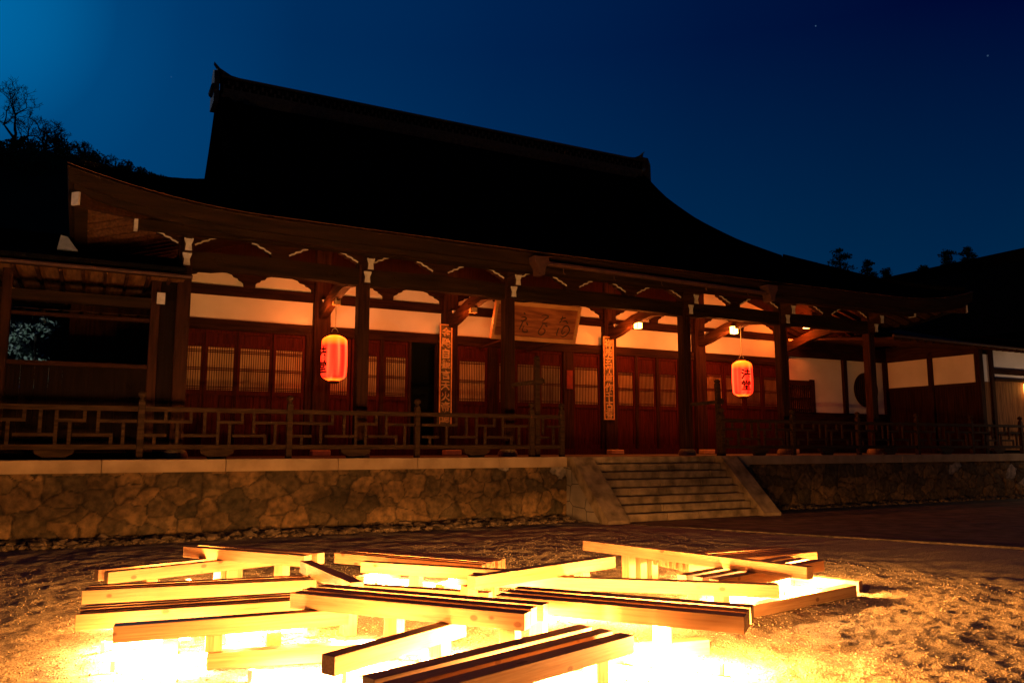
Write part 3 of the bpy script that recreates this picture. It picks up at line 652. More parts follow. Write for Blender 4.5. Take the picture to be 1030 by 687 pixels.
for sgm in SC:
    p_ = smooth(sgm); q.tube([M @ Vector((a, -.018, c_ * .86 + .05)) for a, c_ in p_], .02, 6, rs=[.009 + .010 * math.sin(math.pi * (i + .6) / (len(p_) + .4)) for i in range(len(p_))])
sub('lettering', q, mat('carved_lettering', (.05, .018, .008), (.09, .035, .015), .6), pb)
q = MB(); q.beam(M @ Vector((.7, .0, 0)), (10.05, YI - .05, 3.96), .04, .04); q.build('support', W_DARK_Y, pq); q = MB(); q.beam(M @ Vector((-.7, 0, 0)), (8.65, YI - .05, 3.96), .04, .04); q.build('support', W_DARK_Y, pq)
q = MB(); q.beam(M @ Vector((.8, .02, .9)), (10.15, 16.9, 5.4), .02, .02); q.build('hanger', W_DARK_Y, pq); q = MB(); q.beam(M @ Vector((-.8, .02, .9)), (8.55, 16.9, 5.4), .02, .02); q.build('hanger', W_DARK_Y, pq)

# ------------------------------------------------------------------ paper lanterns
LANT = bpy.data.materials.new('red_lantern_paper'); LANT.use_nodes = True
nn = LANT.node_tree.nodes; ll = LANT.node_tree.links; bb = nn['Principled BSDF']; bb.inputs['Base Color'].default_value = (.5, .04, .02, 1); bb.inputs['Roughness'].default_value = .6
tt = nn.new('ShaderNodeTexCoord'); sx_ = nn.new('ShaderNodeSeparateXYZ'); ll.new(tt.outputs['Object'], sx_.inputs[0])
nz = nn.new('ShaderNodeTexNoise'); mp = nn.new('ShaderNodeMapping'); mp.inputs['Scale'].default_value = (6.5, 6.5, .25); ll.new(tt.outputs['Object'], mp.inputs[0]); ll.new(mp.outputs[0], nz.inputs[0]); nz.inputs['Scale'].default_value = 1.0; nz.inputs['Detail'].default_value = 1
ra = nn.new('ShaderNodeValToRGB'); ll.new(nz.outputs[0], ra.inputs[0])
ra.color_ramp.elements[0].position = .36; ra.color_ramp.elements[0].color = (2.6, .014, .006, 1); ra.color_ramp.elements[1].position = .66; ra.color_ramp.elements[1].color = (3.0, .20, .045, 1)
e = ra.color_ramp.elements.new(.5); e.color = (2.6, .055, .016, 1)
mr = nn.new('ShaderNodeMapRange'); mr.inputs['From Min'].default_value = -.50; mr.inputs['From Max'].default_value = .50; ll.new(sx_.outputs['Z'], mr.inputs[0])
rz_ = nn.new('ShaderNodeValToRGB'); ll.new(mr.outputs[0], rz_.inputs[0])
E_ = rz_.color_ramp.elements; E_[0].position = 0; E_[0].color = (.55, .55, .55, 1); E_[1].position = 1; E_[1].color = (.85, .85, .85, 1)
for p, c in ((.07, 0), (.76, 0), (.93, .6)):
    e = E_.new(p); e.color = (c, c, c, 1)
mxl = nn.new('ShaderNodeMixRGB'); ll.new(rz_.outputs[0], mxl.inputs[0]); ll.new(ra.outputs[0], mxl.inputs[1]); mxl.inputs[2].default_value = (4.5, .62, .012, 1)
wv = nn.new('ShaderNodeMath'); wv.operation = 'SINE'; wz = nn.new('ShaderNodeMath'); wz.operation = 'MULTIPLY'; wz.inputs[1].default_value = 180; ll.new(sx_.outputs['Z'], wz.inputs[0]); ll.new(wz.outputs[0], wv.inputs[0])
wm = nn.new('ShaderNodeMath'); wm.operation = 'MULTIPLY_ADD'; wm.inputs[1].default_value = .18; wm.inputs[2].default_value = 1.5; ll.new(wv.outputs[0], wm.inputs[0])
ll.new(mxl.outputs[0], bb.inputs['Emission Color']); ll.new(wm.outputs[0], bb.inputs['Emission Strength'])
LR, LH = .285, .50
def lr(z):       # radius at local height z
    t = abs(z) / LH
    return LR * (1 - .10 * t ** 2) if t < .72 else LR * (.948 - .62 * ((t - .72) / .28) ** 2.2)
def lantern(x, y, z, azim, label, cordlen, power):
    o = empty('paper_lantern', (x, y, z), label, 'lantern', 'red paper lanterns under the eaves')
    prof = []
    for k in range(61):
        zz = -LH + 2 * LH * k / 60; prof.append((lr(zz) * (1 - .012 * (k % 2)), zz))
    q = MB(); q.lathe(prof, (0, 0, 0), 40); q.f = q.f[:-2]; q.m = q.m[:-2]
    me = q.build('shade', LANT); me.parent = o; me.data.polygons.foreach_set('use_smooth', [True] * len(me.data.polygons))
    q = MB(); q.lathe([(.10, LH - .01), (.12, LH), (.12, LH + .05), (.07, LH + .06)], (0, 0, 0), 20); q.lathe([(.07, -LH - .05), (.12, -LH - .04), (.12, -LH), (.10, -LH + .01)], (0, 0, 0), 20)
    c_ = q.build('rim', W_DARK_Z); c_.parent = o
    q = MB(); q.tube([(.07 * math.cos(t), 0, LH + .05 + .10 * math.sin(t)) for t in np.linspace(0, math.pi, 9)], .008, 5); q.tube([(0, 0, LH + .15), (.01, 0, LH + .3), (0, 0, LH + cordlen)], .011, 6)
    c_ = q.build('cord', CORD); c_.parent = o
    bm = bmesh.new()
    for ch, zc, sz, xo in (('法', .10, .29, 0), ('堂', -.20, .29, 0)):
        tm = text_mesh(ch, sz, 0, .010); t_ = bmesh.new(); t_.from_mesh(tm); bpy.data.meshes.remove(tm)
        bmesh.ops.triangulate(t_, faces=t_.faces)
        for k in range(-9, 10): bmesh.ops.bisect_plane(t_, geom=t_.verts[:] + t_.edges[:] + t_.faces[:], plane_co=(k * .017, 0, 0), plane_no=(1, 0, 0))
        ys = [v.co.y for v in t_.verts]; cy_ = (max(ys) + min(ys)) / 2
        for v in t_.verts:
            zz = v.co.y - cy_ + zc; a = azim + v.co.x / LR; rr_ = lr(zz) + .009
            v.co = Vector((rr_ * math.cos(a), rr_ * math.sin(a), zz))
        m2 = bpy.data.meshes.new('t'); t_.to_mesh(m2); t_.free(); bm.from_mesh(m2); bpy.data.meshes.remove(m2)
    me = bpy.data.meshes.new('lettering'); bm.to_mesh(me); bm.free(); me.materials.append(INK)
    t_ = bpy.data.objects.new('lettering', me); col.objects.link(t_); t_.parent = o
    return o
def az_to_cam(x, y): return math.atan2(-y, -x)
lantern(4.55, 17.1, 3.36, az_to_cam(4.55, 17.1) - R(60), 'red paper lantern hanging at the left, black lettering on its left side', 1.15, 1)
lantern(15.9, 16.7, 3.33, az_to_cam(15.9, 16.7) + R(22), 'red paper lantern hanging at the right, black characters facing the courtyard', 1.05, 1)

# small porch lamps on the tie beams
GLOW = emis('lamp_glass_lit', (1, .42, .08), 14); DIM = mat('lamp_glass_unlit', (.45, .25, .10), (.5, .3, .12), .4)
def porch_lamp(x, y, z, lit, label, power=40, c=(1, .17, .02)):
    o = empty('porch_lamp', (x, y, z), label, 'lamp', 'lamps on the tie beams')
    q = MB(); q.box(-.075, .075, -.075, .075, -.10, .10); s_ = q.build('glass', GLOW if lit else DIM); s_.parent = o
    q = MB()
    for a in (-.085, .075):
        for b_ in (-.085, .075): q.box(a, a + .01, b_, b_ + .01, -.11, .11)
    q.box(-.085, .085, -.085, .085, .10, .125); q.box(-.05, .05, -.05, .05, .12, .20)
    s_ = q.build('casing', W_DARK_Z); s_.parent = o
    if power:
        for dx, dz in ((-.28, -.22), (.28, -.22)):
            d_ = bpy.data.lights.new('lamp_light', 'POINT'); d_.energy = power / 2; d_.color = c; d_.shadow_soft_size = .08
            lo = bpy.data.objects.new('lamp_light', d_); col.objects.link(lo); lo.parent = o; lo.location = (dx, .2, dz)
porch_lamp(12.64, 17.05, 4.88 - .22, True, 'small lit box lamp under the eaves just right of the plaque', 175)
porch_lamp(15.80, 16.85, 4.92 - .22, True, 'small lit box lamp right above the right hand lantern', 190, (1, .20, .03))
porch_lamp(19.05, 17.2, 5.12, True, 'box lamp tucked high behind the last rainbow beam at the right', 130, (1, .13, .012))
porch_lamp(4.62, 17.3, 4.92 - .26, False, 'small dim box lamp above the left hand lantern', 84, (1, .18, .03))  # glass is unlit; the point lights are added to brighten the left plaster
porch_lamp(7.81, 17.0, 4.95 - .26, False, 'small dim box lamp left of the plaque', 60, (1, .15, .02))  # unlit glass as well, with added point lights for the plaster

# ------------------------------------------------------------------ railings with key fret
def railing(posts, x_from, x_to, label, extra_posts=()):
    o = empty('porch_railing', (x_from, 14.5, ZF), label, 'railing', 'railings along the podium edge')
    y = 14.5
    for x in posts:
        p = MB().box(x - .05, x + .05, y - .05, y + .05, ZF, 2.20).build('post', W_WEATH, o, .006)
        sub('finial', MB().lathe([(.045, 0), (.05, .02), (.032, .035), (.032, .055), (.06, .08), (.066, .11), (.06, .135), (.03, .155), (.008, .165)], (x, y, 2.20), 14), W_WEATH, p)
    edges = [x_from] + list(posts) + [x_to]
    for a, b_ in zip(edges[:-1], edges[1:]):
        if b_ - a < .3: continue
        a2, b2 = a + (.05 if a in posts else 0), b_ - (.05 if b_ in posts else 0)
        MB().box(a2, b2, y - .04, y + .04, 2.03, 2.11).build('top_rail', W_WEATH, o, .006)
        MB().box(a2, b2, y - .035, y + .035, 1.41, 1.49).build('bottom_rail', W_WEATH, o, .006)
        w = b2 - a2; hw_ = 1.15; q = MB(); t = .05; z_t, z_b = 2.03, 1.49; H = z_t - z_b
        def V(u, v0, v1): q.box(mid + u * hw_ - t / 2, mid + u * hw_ + t / 2, y - .02, y + .02, z_t - v1 * H, z_t - v0 * H)
        def Hh(u0, u1, v): q.box(mid + u0 * hw_, mid + u1 * hw_, y - .021, y + .021, z_t - v * H - t / 2, z_t - v * H + t / 2)
        if w > 1.6:
            mid = (a2 + b2) / 2
            V(0, 0, 1)
            Hh(.02, .36, .30); V(.34, 0, .26); V(.165, .34, 1); V(.51, 0, .66); Hh(.20, .70, .72); V(.68, .74, 1); Hh(.53, 1.0, .30); V(.83, .34, 1)
            Hh(-.50, -.02, .72); V(-.19, 0, .66); Hh(-1.0, -.36, .30); V(-.38, 0, .28); V(-.56, .34, 1); V(-.72, .0, .26); Hh(-1.0, -.70, .72); V(-.86, .74, 1)
            q.build('key_fret', W_WEATH, o)
            ft = MB(); ft.prism([(mid - .14, 1.25), (mid + .14, 1.25), (mid + .17, 1.30), (mid + .26, 1.345), (mid + .28, 1.405), (mid - .28, 1.405), (mid - .26, 1.345), (mid - .17, 1.30)], 'y', y - .06, y + .06); ft.build('foot', W_WEATH, o)
        else:
            mid = a2; hw_ = w
            V(.35, 0, .6); Hh(.1, .6, .72); V(.75, .3, 1); Hh(.5, 1, .3); q.build('key_fret', W_WEATH, o)
    return o
railing([-4.15, -1.73, .69, 3.09, 5.5, 8.0, 8.72], -5.8, 8.74, 'weathered wooden key fret railing left of the stone steps')
railing([13.12, 15.4, 17.75, 20.1, 22.5, 24.9], 13.06, 30, 'dark wooden key fret railing right of the stone steps')
def brace(x, xc, h, label):
    o = empty('brace_post', (x, 14.62, ZF), label, 'brace post', 'brace posts by the steps')
    MB().box(x - .05, x + .05, 14.57, 14.67, ZF, h).build('post', W_WEATH, o, .006)
    MB().lathe([(.045, 0), (.065, .03), (.07, .06), (.03, .10)], (x, 14.62, h), 10).build('cap', W_WEATH, o)
    q = MB(); q.beam((x + .18 * (1 if x > xc else -1), 14.6, h - .42), (xc, YF - .05, h - .50), .05, .08); q.build('cross_arm', W_WEATH, o)
    q = MB(); q.box(x - .09, x + .09, 14.53, 14.571, h - .50, h - .36); q.build('bracket_plate', W_WEATH, o)
brace(8.20, 7.81, 3.25, 'tall plain wooden post with cross arm tied to the column left of the steps')
brace(13.12, 12.64, 2.95, 'tall plain wooden post with cross arm tied to the column right of the steps')

# ------------------------------------------------------------------ left corridor building
W_SOFF = mat('soffit_boards', (.12, .055, .020), (.26, .12, .045), .7, 6, (4, .3, 4), spec=.1)
W_BLACKISH = mat('blackish_boards', (.004, .002, .0012), (.009, .004, .0025), .8, 7, (5, 5, .25), .004, 20, spec=.06)  # near-black wood tone, even over the boards
lc = empty('corridor_building', (-2, 15.2, ZF), 'low dark timber corridor joining the hall at the left with an open window', 'building')
X0, X1 = -7.0, 1.27
q = MB(); q.add([(X0, 14.58, 4.50), (X1, 14.58, 4.50), (X1, 16.7, 5.12), (X0, 16.7, 5.12), (X1, 19, 4.4), (X0, 19, 4.4)], [(0, 1, 2, 3), (3, 2, 4, 5)])
q.add([(X0, 14.58, 4.44), (X1, 14.58, 4.44), (X1, 16.7, 5.06), (X0, 16.7, 5.06), (X1, 19, 4.34), (X0, 19, 4.34)], [(0, 1, 2, 3), (3, 2, 4, 5)])
q.box(X0, X1, 14.56, 14.60, 4.43, 4.505)
lr_ = q.build('roof', TILE, lc)
q = MB(); q.box(X0, X1 + .02, 14.66, 14.72, 4.33, 4.43); sub('eave_board', q, W_EAVE, lr_)
q = MB(); q.tube([(X0, 14.60, 4.375), (X1 + .1, 14.60, 4.36)], .035, 8); sub('gutter', q, COPPER, lr_)
q = MB(); q.box(X0, -.66, 16.58, 16.82, 5.08, 5.27); q.tube([(X0, 16.7, 5.29), (-.66, 16.7, 5.29)], .07, 8); rdg = sub('ridge', q, TILE, lr_)
q = MB(); q.prism([(-.70, 4.66), (-.40, 4.66), (-.50, 4.80), (-.56, 4.88), (-.66, 4.90)], 'y', 14.78, 14.86); sub('ridge_ornament', q, GTILE, lr_)
q = MB(); q.add([(X0, 14.7, 4.345), (X1, 14.7, 4.345), (X1, 18.4, 4.36), (X0, 18.4, 4.36)], [(0, 1, 2, 3)]); sub('soffit', q, W_SOFF, lr_)
q = MB(); x = X0 + .1
while x < X1: q.beam((x, 14.74, 4.315), (x, 18.3, 4.33), .05, .06); x += .33
sub('rafter', q, W_DARK_Y, lr_)
for x in (-4.0, -1.38, .84): MB().box(x - .075, x + .075, 15.13, 15.28, ZF, 4.42).build('post', W_DARK_Z, lc, .008)
for a, b_ in ((X0, -4.075), (-3.925, -1.455), (-1.305, .765)):
    B('beam', (a, b_, 15.12, 15.26, 3.84, 4.02), W_EAVE, lc)
    B('opening_head', (a, b_, 15.16, 15.22, 3.60, 3.66), W_DARK_X, lc)
    B('sill', (a, b_, 15.10, 15.28, 2.78, 2.85), W_DARK_X, lc)
    q = MB(); k = a
    while k < b_ - .05: q.box(k + .002, min(k + .2, b_) - .002, 15.17, 15.2 + .004 * (int(k * 5) % 2), ZF + .12, 2.78); k += .2
    q.build('board_wall', W_BLACKISH, lc); B('sill_beam', (a, b_, 15.10, 15.3, ZF, ZF + .12), W_DARK_X, lc)
    q = MB(); k = a + .1
    while k < b_: q.beam((k, 15.4, 3.72), (k, 16.4, 3.86), .04, .06); k += .3
    q.build('inner_rafter', W_EAVE, lc); q = MB(); q.add([(a, 15.3, 3.74), (b_, 15.3, 3.74), (b_, 16.5, 3.90), (a, 16.5, 3.90)], [(0, 1, 2, 3)]); q.build('inner_ceiling', W_SOFF, lc)
MB().box(.92, 1.2, 15.16, 15.2, ZF, 4.4).build('board_wall', W_BLACKISH, lc)
q = MB(); q.box(.84, .98, 14.93, 15.12, 3.95, 4.08); nb = q.build('beam_nose', W_DARK_Y, lc)
sub('painted_end', MB().box(.845, .975, 14.915, 14.929, 3.90, 4.10), WHITE, nb)
B('back_wall', (-.55, 1.2, 18.4, 18.5, ZF, 4.4), W_DARK_Z, lc); B('back_wall', (X0, X1, 18.4, 18.5, ZF, 2.6), W_DARK_Z, lc)
B('end_wall', (1.12, 1.18, 15.3, 18.4, ZF, 4.4), W_DARK_Z, lc)

# ------------------------------------------------------------------ right corridor and wing
rc = empty('gallery_building', (22, 18.5, ZF), 'white plastered gallery with round window at the right end of the hall', 'building')
B('plaster_wall', (19.44, 24.2, 18.52, 18.6, 2.55, 4.34), PLASTER, rc)
B('dado', (19.44, 24.2, 18.46, 18.6, ZF, 2.55), W_DARK_X, rc)
B('top_beam', (19.44, 24.2, 18.42, 18.6, 4.32, 4.9), W_DARK_X, rc)
for x0, x1 in ((22.02, 22.18), (24.05, 24.2)): B('post', (x0, x1, 18.42, 18.54, 2.55, 4.32), W_DARK_Z, rc)
# round window
q = MB(); cx_, cz_ = 23.13, 3.36; n_ = 40
ring_o = [(cx_ + .56 * math.cos(2 * math.pi * k / n_), cz_ + .56 * math.sin(2 * math.pi * k / n_)) for k in range(n_)]
q.prism(ring_o, 'y', 18.49, 18.515); rw = q.build('round_window', BLACK, rc)
q = MB(); q.tube([(a, 18.48, b_) for a, b_ in ring_o + ring_o[:1]], .025, 6)
for k in range(-5, 6):
    hh = math.sqrt(max(.01, .54 ** 2 - (k * .1) ** 2)); q.box(cx_ + k * .1 - .012, cx_ + k * .1 + .012, 18.47, 18.49, cz_ - hh, cz_ + hh)
sub('lattice', q, W_DARK_Z, rw)
q = MB(); q.box(19.46, 20.6, 18.48, 18.518, 2.55, 3.45); lw = q.build('lattice_window', PAPER, rc)
q = MB(); q.box(20.48, 20.64, 18.42, 18.50, 2.55, 3.60); q.box(19.46, 20.48, 18.42, 18.50, 3.40, 3.56)
for k in range(12): q.box(19.5 + k * .085, 19.54 + k * .085, 18.44, 18.47, 2.55, 3.40)
for z_ in (2.62, 2.98, 3.3): q.box(19.46, 20.48, 18.435, 18.46, z_, z_ + .04)
sub('lattice', q, W_DARK_Z, lw)
# wall of the wing facing the porch, plane x = 24.2
for a, b_ in ((16.90, 18.42), (15.36, 16.74)): B('plaster_wall', (24.22, 24.3, a, b_, 3.44, 4.32), PLASTER, rc)
B('board_wall', (24.24, 24.3, 15.30, 18.5, ZF, 3.36), W_DARK_Z, rc); B('rail', (24.18, 24.31, 15.30, 18.5, 3.36, 3.44), W_DARK_Y, rc); B('rail', (24.16, 24.31, 15.30, 18.5, 4.32, 4.9), W_DARK_Y, rc)
for y0 in (16.74, 15.14): MB().box(24.14, 24.34, y0, y0 + .16, ZF, 4.5).build('post', W_DARK_Z, rc, .006)
B('plaster_wall', (24.36, 24.75, 15.24, 15.3, 3.46, 4.32), PLASTER, rc); B('post', (24.75, 24.9, 15.16, 15.32, ZF, 4.5), W_DARK_Z, rc)
B('plaster_wall', (24.91, 29.5, 15.24, 15.3, 3.90, 4.5), PLASTER, rc); B('rail', (24.9, 29.5, 15.16, 15.3, 3.72, 3.90), W_DARK_X, rc); B('plaster_wall', (24.91, 29.5, 15.24, 15.3, 3.60, 3.72), PLASTER, rc)
B('rail', (24.9, 29.5, 15.14, 15.3, 3.50, 3.60), W_DARK_X, rc)
q = MB(); k = 24.36
W_GOLDEN = mat('warm_board_wood', (.10, .040, .013), (.22, .10, .035), .7, 6, (5, 5, .3), .004, 18, spec=.1)
while k < 29.4: q.box(k + .003, k + .29, 15.22, 15.25 + .006 * (int(k * 3) % 2), ZF + .1, 3.50 if k > 24.7 else 3.46); k += .295
q.build('board_wall', W_GOLDEN, rc)
# eave of the gallery in front
q = MB(); q.add([(19.5, 14.6, 4.52), (31, 14.6, 4.52), (31, 18.6, 5.6), (19.5, 18.6, 5.6)], [(0, 1, 2, 3)]); q.add([(19.5, 14.6, 4.47), (31, 14.6, 4.47), (31, 18.6, 4.95), (19.5, 18.6, 4.95)], [(0, 1, 2, 3)]); q.box(19.5, 31, 14.56, 14.6, 4.44, 4.52)
ge = q.build('roof', W_DARK_X, rc)
q = MB(); q.tube([(19.4, 14.52, 4.49), (31, 14.52, 4.42)], .04, 8); sub('gutter', q, COPPER, ge)
q = MB(); k = 19.6
while k < 31: q.beam((k, 14.64, 4.43), (k, 18.4, 4.88), .06, .08); k += .33
sub('rafter', q, W_DARK_Y, ge)
# big roof of the wing
wg = empty('wing_hall', (28, 16, 0), 'large plain dark roofed hall rising at the right edge', 'building')
q = MB(); q.add([(23.4, 13.2, 4.72), (28, 13.2, 7.9), (32.6, 13.2, 4.72), (23.4, 34, 4.72), (28, 34, 7.9), (32.6, 34, 4.72), (25.4, 13.2, 5.95), (25.4, 34, 5.95)], [(0, 6, 7, 3), (6, 1, 4, 7), (1, 2, 5, 4), (0, 6, 1, 2), (3, 7, 4, 5)])
wr = q.build('roof', TILE, wg)
q = MB(); q.box(27.82, 28.18, 13.0, 34.1, 7.8, 8.12); q.tube([(28, 13, 8.14), (28, 34.1, 8.14)], .09, 8); q.box(27.74, 28.26, 13.1, 34, 7.72, 7.80); sub('ridge', q, TILE, wr)
B('wall', (24.4, 31.6, 15.36, 33, ZF, 4.9), W_DARK_Z, wg)
# lamp that lights the wing front
wl = empty('wall_lamp', (26.6, 14.9, 3.3), 'warm wall lamp on the golden board wall at the far right', 'lamp')
q = MB(); q.box(26.5, 26.7, 15.0, 15.22, 3.15, 3.45); q.build('lamp_box', GLOW, wl)
d_ = bpy.data.lights.new('wing_light', 'POINT'); d_.energy = 75; d_.color = (1, .62, .38); d_.shadow_soft_size = .08
lo = bpy.data.objects.new('wing_light', d_); col.objects.link(lo); lo.location = (26.9, 13.0, 2.5)

# rear hall glimpsed left of the gable
rh = empty('rear_hall', (1, 44, 0), 'dark roof of a farther hall behind the left gable', 'building', rz=0)
q = MB(); zt = 15.25
q.add([(-4, 41.7, 8.5), (9, 38.4, 8.5), (1.4, 45.6, zt), (9, 43.4, zt + .1), (-2, 52, 8.5), (12, 50, 8.5)], [(0, 1, 3, 2), (2, 3, 5, 4), (0, 2, 4), (1, 5, 3)]); q.build('roof', TILE, rh)
q = MB(); q.beam((1.3, 45.6, zt + .1), (9, 43.4, zt + .2), .4, .5); q.build('ridge', TILE, rh)
q = MB(); q.box(-2, 8, 42.5, 49, 0, 8.6); q.build('wall', W_DARK_Z, rh)

# ------------------------------------------------------------------ hills and trees
hx = np.linspace(-60, 40, 60); hy = np.linspace(52, 120, 30); HX, HY = np.meshgrid(hx, hy, indexing='ij')
HZ = 22.0 * np.clip((HY - 50) / 10, 0, 1) + .12 * np.clip(HY - 62, 0, 80) - np.clip(HX + 2, 0, 60) * .55 + vnoise(HX, HY, 7, 31) * 3
HZ = np.maximum(HZ, -1)
hill = tag(grid_mesh('hill', HX, HY, HZ, HILLM), kind='structure')
def leaves(mb, c, rad, n_, s_, r_, squash=1.0):
    for k in range(n_):
        u = Vector((r_.gauss(0, 1), r_.gauss(0, 1), r_.gauss(0, 1))).normalized() * (r_.random() ** .45)
        p = Vector(c) + Vector((u.x * rad, u.y * rad, u.z * rad * squash))
        a = Vector((r_.uniform(-1, 1), r_.uniform(-1, 1), r_.uniform(-1, 1))).normalized(); b_ = a.cross(Vector((r_.uniform(-1, 1), r_.uniform(-1, 1), r_.uniform(-1, 1)))).normalized()
        w = s_ * r_.uniform(.6, 1.4)
        mb.add([p + a * w, p + b_ * w * .5, p - a * w, p - b_ * w * .5], [(0, 1, 2, 3)])
def tree(name, x, y, z, h, rad, label, seed, shape='round', group=None):
    r_ = random.Random(seed); o = empty(name, (x, y, z), label, 'tree', group)
    t_ = MB(); t_.tube([(x, y, z - 1), (x + .1, y, z + h * .4), (x - .1, y, z + h * .9)], .1, 7, rs=[.05 * h * .5, .03 * h * .5, .01 * h])
    c_ = MB()
    if shape == 'round':
        for k in range(26):
            f = .30 + .65 * r_.random() ** .8; rr_ = rad * (1.05 - .75 * max(0, (f - .5) / .5) ** 1.5) * r_.uniform(.2, 1); a = r_.uniform(0, 6.28)
            cc = (x + rr_ * math.cos(a), y + rr_ * math.sin(a), z + h * f); br = rad * r_.uniform(.20, .40)
            t_.tube([(x, y, z + h * f * .7), cc], .05, 4, rs=[.05, .015]); leaves(c_, cc, br, 110, .10, r_, .75)
    else:
        for k in range(34):
            f = .30 + .70 * k / 33; rr_ = rad * 1.25 * (1.15 - f) * r_.uniform(.35, 1.4); a = k * 2.4 + r_.uniform(-.5, .5)
            end = Vector((x + rr_ * math.cos(a), y + rr_ * math.sin(a), z + h * f + r_.uniform(-.1, .15)))
            st = Vector((x, y, z + h * (f - .03))); t_.tube([st, end], .03, 4, rs=[.03, .01])
            for m_ in range(3):
                cc = st.lerp(end, .45 + .3 * m_) - Vector((0, 0, .08 * m_)); leaves(c_, cc, rad * r_.uniform(.14, .30), 30, .075, r_, .6)
    t_.build('trunk', BARK, o); c_.build('crown', FOLIAGE, o)
for i, (x, y, z, h, rd, lb) in enumerate((
    (-3.3, 60, 18.6, 3.6, 1.9, 'dark bushy evergreen on the hill just right of the large bare tree'),
    (-1.2, 60, 17.8, 3.5, 1.7, 'dark evergreen on the hill above the upswept left eave corner'),
    (.7, 60, 17.4, 3.6, 1.5, 'dark round evergreen in the middle of the hill treeline'),
    (1.9, 60, 17.0, 3.7, 1.3, 'dark evergreen second from the right end of the hill treeline'),
    (3.1, 60, 16.6, 3.8, 1.3, 'rightmost dark evergreen on the hill next to the rear hall roof'),
    (-5.0, 58.5, 18.0, 3.1, 2.0, 'dark low evergreen at the foot of the large bare tree'),
    (-7.4, 58.5, 18.0, 3.5, 2.0, 'dark evergreen at the left edge of the hill'))):
    tree('evergreen_tree', x, y, z, h, rd, lb, 40 + i, group='evergreens on the hill')
for i, (px_, y, z, h, rd, lb) in enumerate((
    ((46.2), 38.4, 9.5, 5.8, 1.5, 'tall dark conifer beyond the right end of the hall roof, leftmost there'),
    ((47.2), 37.0, 9.5, 4.8, 1.2, 'smaller dark conifer second from left beyond the right roof end'),
    ((47.9), 36.1, 9.0, 4.6, 1.3, 'low dark conifer beyond where the hall roof dips at the right'),
    ((49.2), 34.2, 9.0, 4.6, 1.2, 'dark conifer alone in the gap between the two roofs'),
    ((50.0), 33.0, 9.5, 5.0, 1.2, 'dark conifer rising behind the right roof slope, left of a pair'),
    ((50.7), 32.0, 9.5, 5.1, 1.2, 'dark conifer rising behind the right roof slope, right of a pair'))):
    tree('conifer_tree', px_, y, z, h, rd, lb, 60 + i, 'cone', 'conifers beyond the roofs at right')
def bare_tree(x, y, z, h, label, seed, lean=0.0):
    r_ = random.Random(seed); o = empty('bare_tree', (x, y, z), label, 'tree'); t_ = MB(); br = MB()
    def grow(p, d, ln, rad, depth):
        pts = [p]; q_ = p; dd = d
        for k in range(4):
            dd = (dd + Vector((r_.uniform(-.2, .2), r_.uniform(-.2, .2), r_.uniform(-.08, .16)))).normalized(); q_ = q_ + dd * ln / 4; pts.append(q_)
        rad = max(rad, .013)
        (t_ if depth == 0 else br).tube(pts, rad, 5 if depth < 3 else 3, rs=[rad * (1 - .12 * i) for i in range(5)])
        if depth < 6:
            for k in range(3):
                ax = Vector((r_.uniform(-1, 1), r_.uniform(-1, 1), r_.uniform(-.35, .75))).normalized()
                nd = (dd * .58 + ax * .78).normalized(); st = pts[-1] if k == 0 else pts[r_.choice((2, 3, 4))]
                grow(st, nd, ln * r_.uniform(.62, .8), rad * .56, depth + 1)
    grow(Vector((x, y, z)), Vector((lean, 0, 1)).normalized(), h * .34, .17, 0)
    t_.build('trunk', BARK, o); br.build('branches', BARK, o)
bare_tree(-5.9, 59, 20.0, 5.1, 'large leafless tree with spreading branches on the hill at the left edge', 5, .12)
bare_tree(-4.2, 59.3, 20.1, 3.5, 'medium leafless tree just right of the large leafless tree', 21, .45)
bare_tree(-1.7, 59.5, 20.1, 2.0, 'small leafless tree on the hill to the right of the large one', 8, .2)
bare_tree(.6, 59.5, 19.7, 2.0, 'small leafless sapling standing highest above the middle evergreens', 12, 0)

# shrub seen through the corridor window, with its little garden lamp
sh = empty('garden_shrub', (-1.25, 20.4, 1.2), 'pale lit leafy shrub seen through the corridor window at left', 'shrub')
r_ = random.Random(77); c_ = MB()
for k in range(14): leaves(c_, (-1.25 + r_.uniform(-.42, .38), 20.4 + r_.uniform(-.3, .3), r_.uniform(2.6, 4.3)), r_.uniform(.12, .34), 90, .055, r_)
c_.build('crown', mat('shrub_leaf', (.10, .16, .09), (.3, .35, .28), .6, 6), sh); MB().tube([(-1.25, 20.4, 1.1), (-1.2, 20.4, 2.4), (-1.25, 20.4, 3.9)], .03, 6).build('stem', BARK, sh)
d_ = bpy.data.lights.new('shrub_light', 'SPOT'); d_.energy = 110; d_.color = (.75, .9, 1); d_.spot_size = R(60); d_.shadow_soft_size = .05
lo = bpy.data.objects.new('shrub_light', d_); col.objects.link(lo); lo.location = (-1.9, 19.2, 1.5); lo.rotation_euler = (Vector((-1.2, 20.4, 3.2)) - lo.location).to_track_quat('-Z', 'Y').to_euler()
gl_ = empty('garden_lamp', (-1.9, 19.2, 1.25), 'small white garden spotlight at the foot of the lit shrub', 'lamp')
q = MB(); q.lathe([(.03, 0), (.05, .06), (.06, .14)], (-1.9, 19.2, 1.25), 12); q.build('lamp_body', GTILE, gl_)

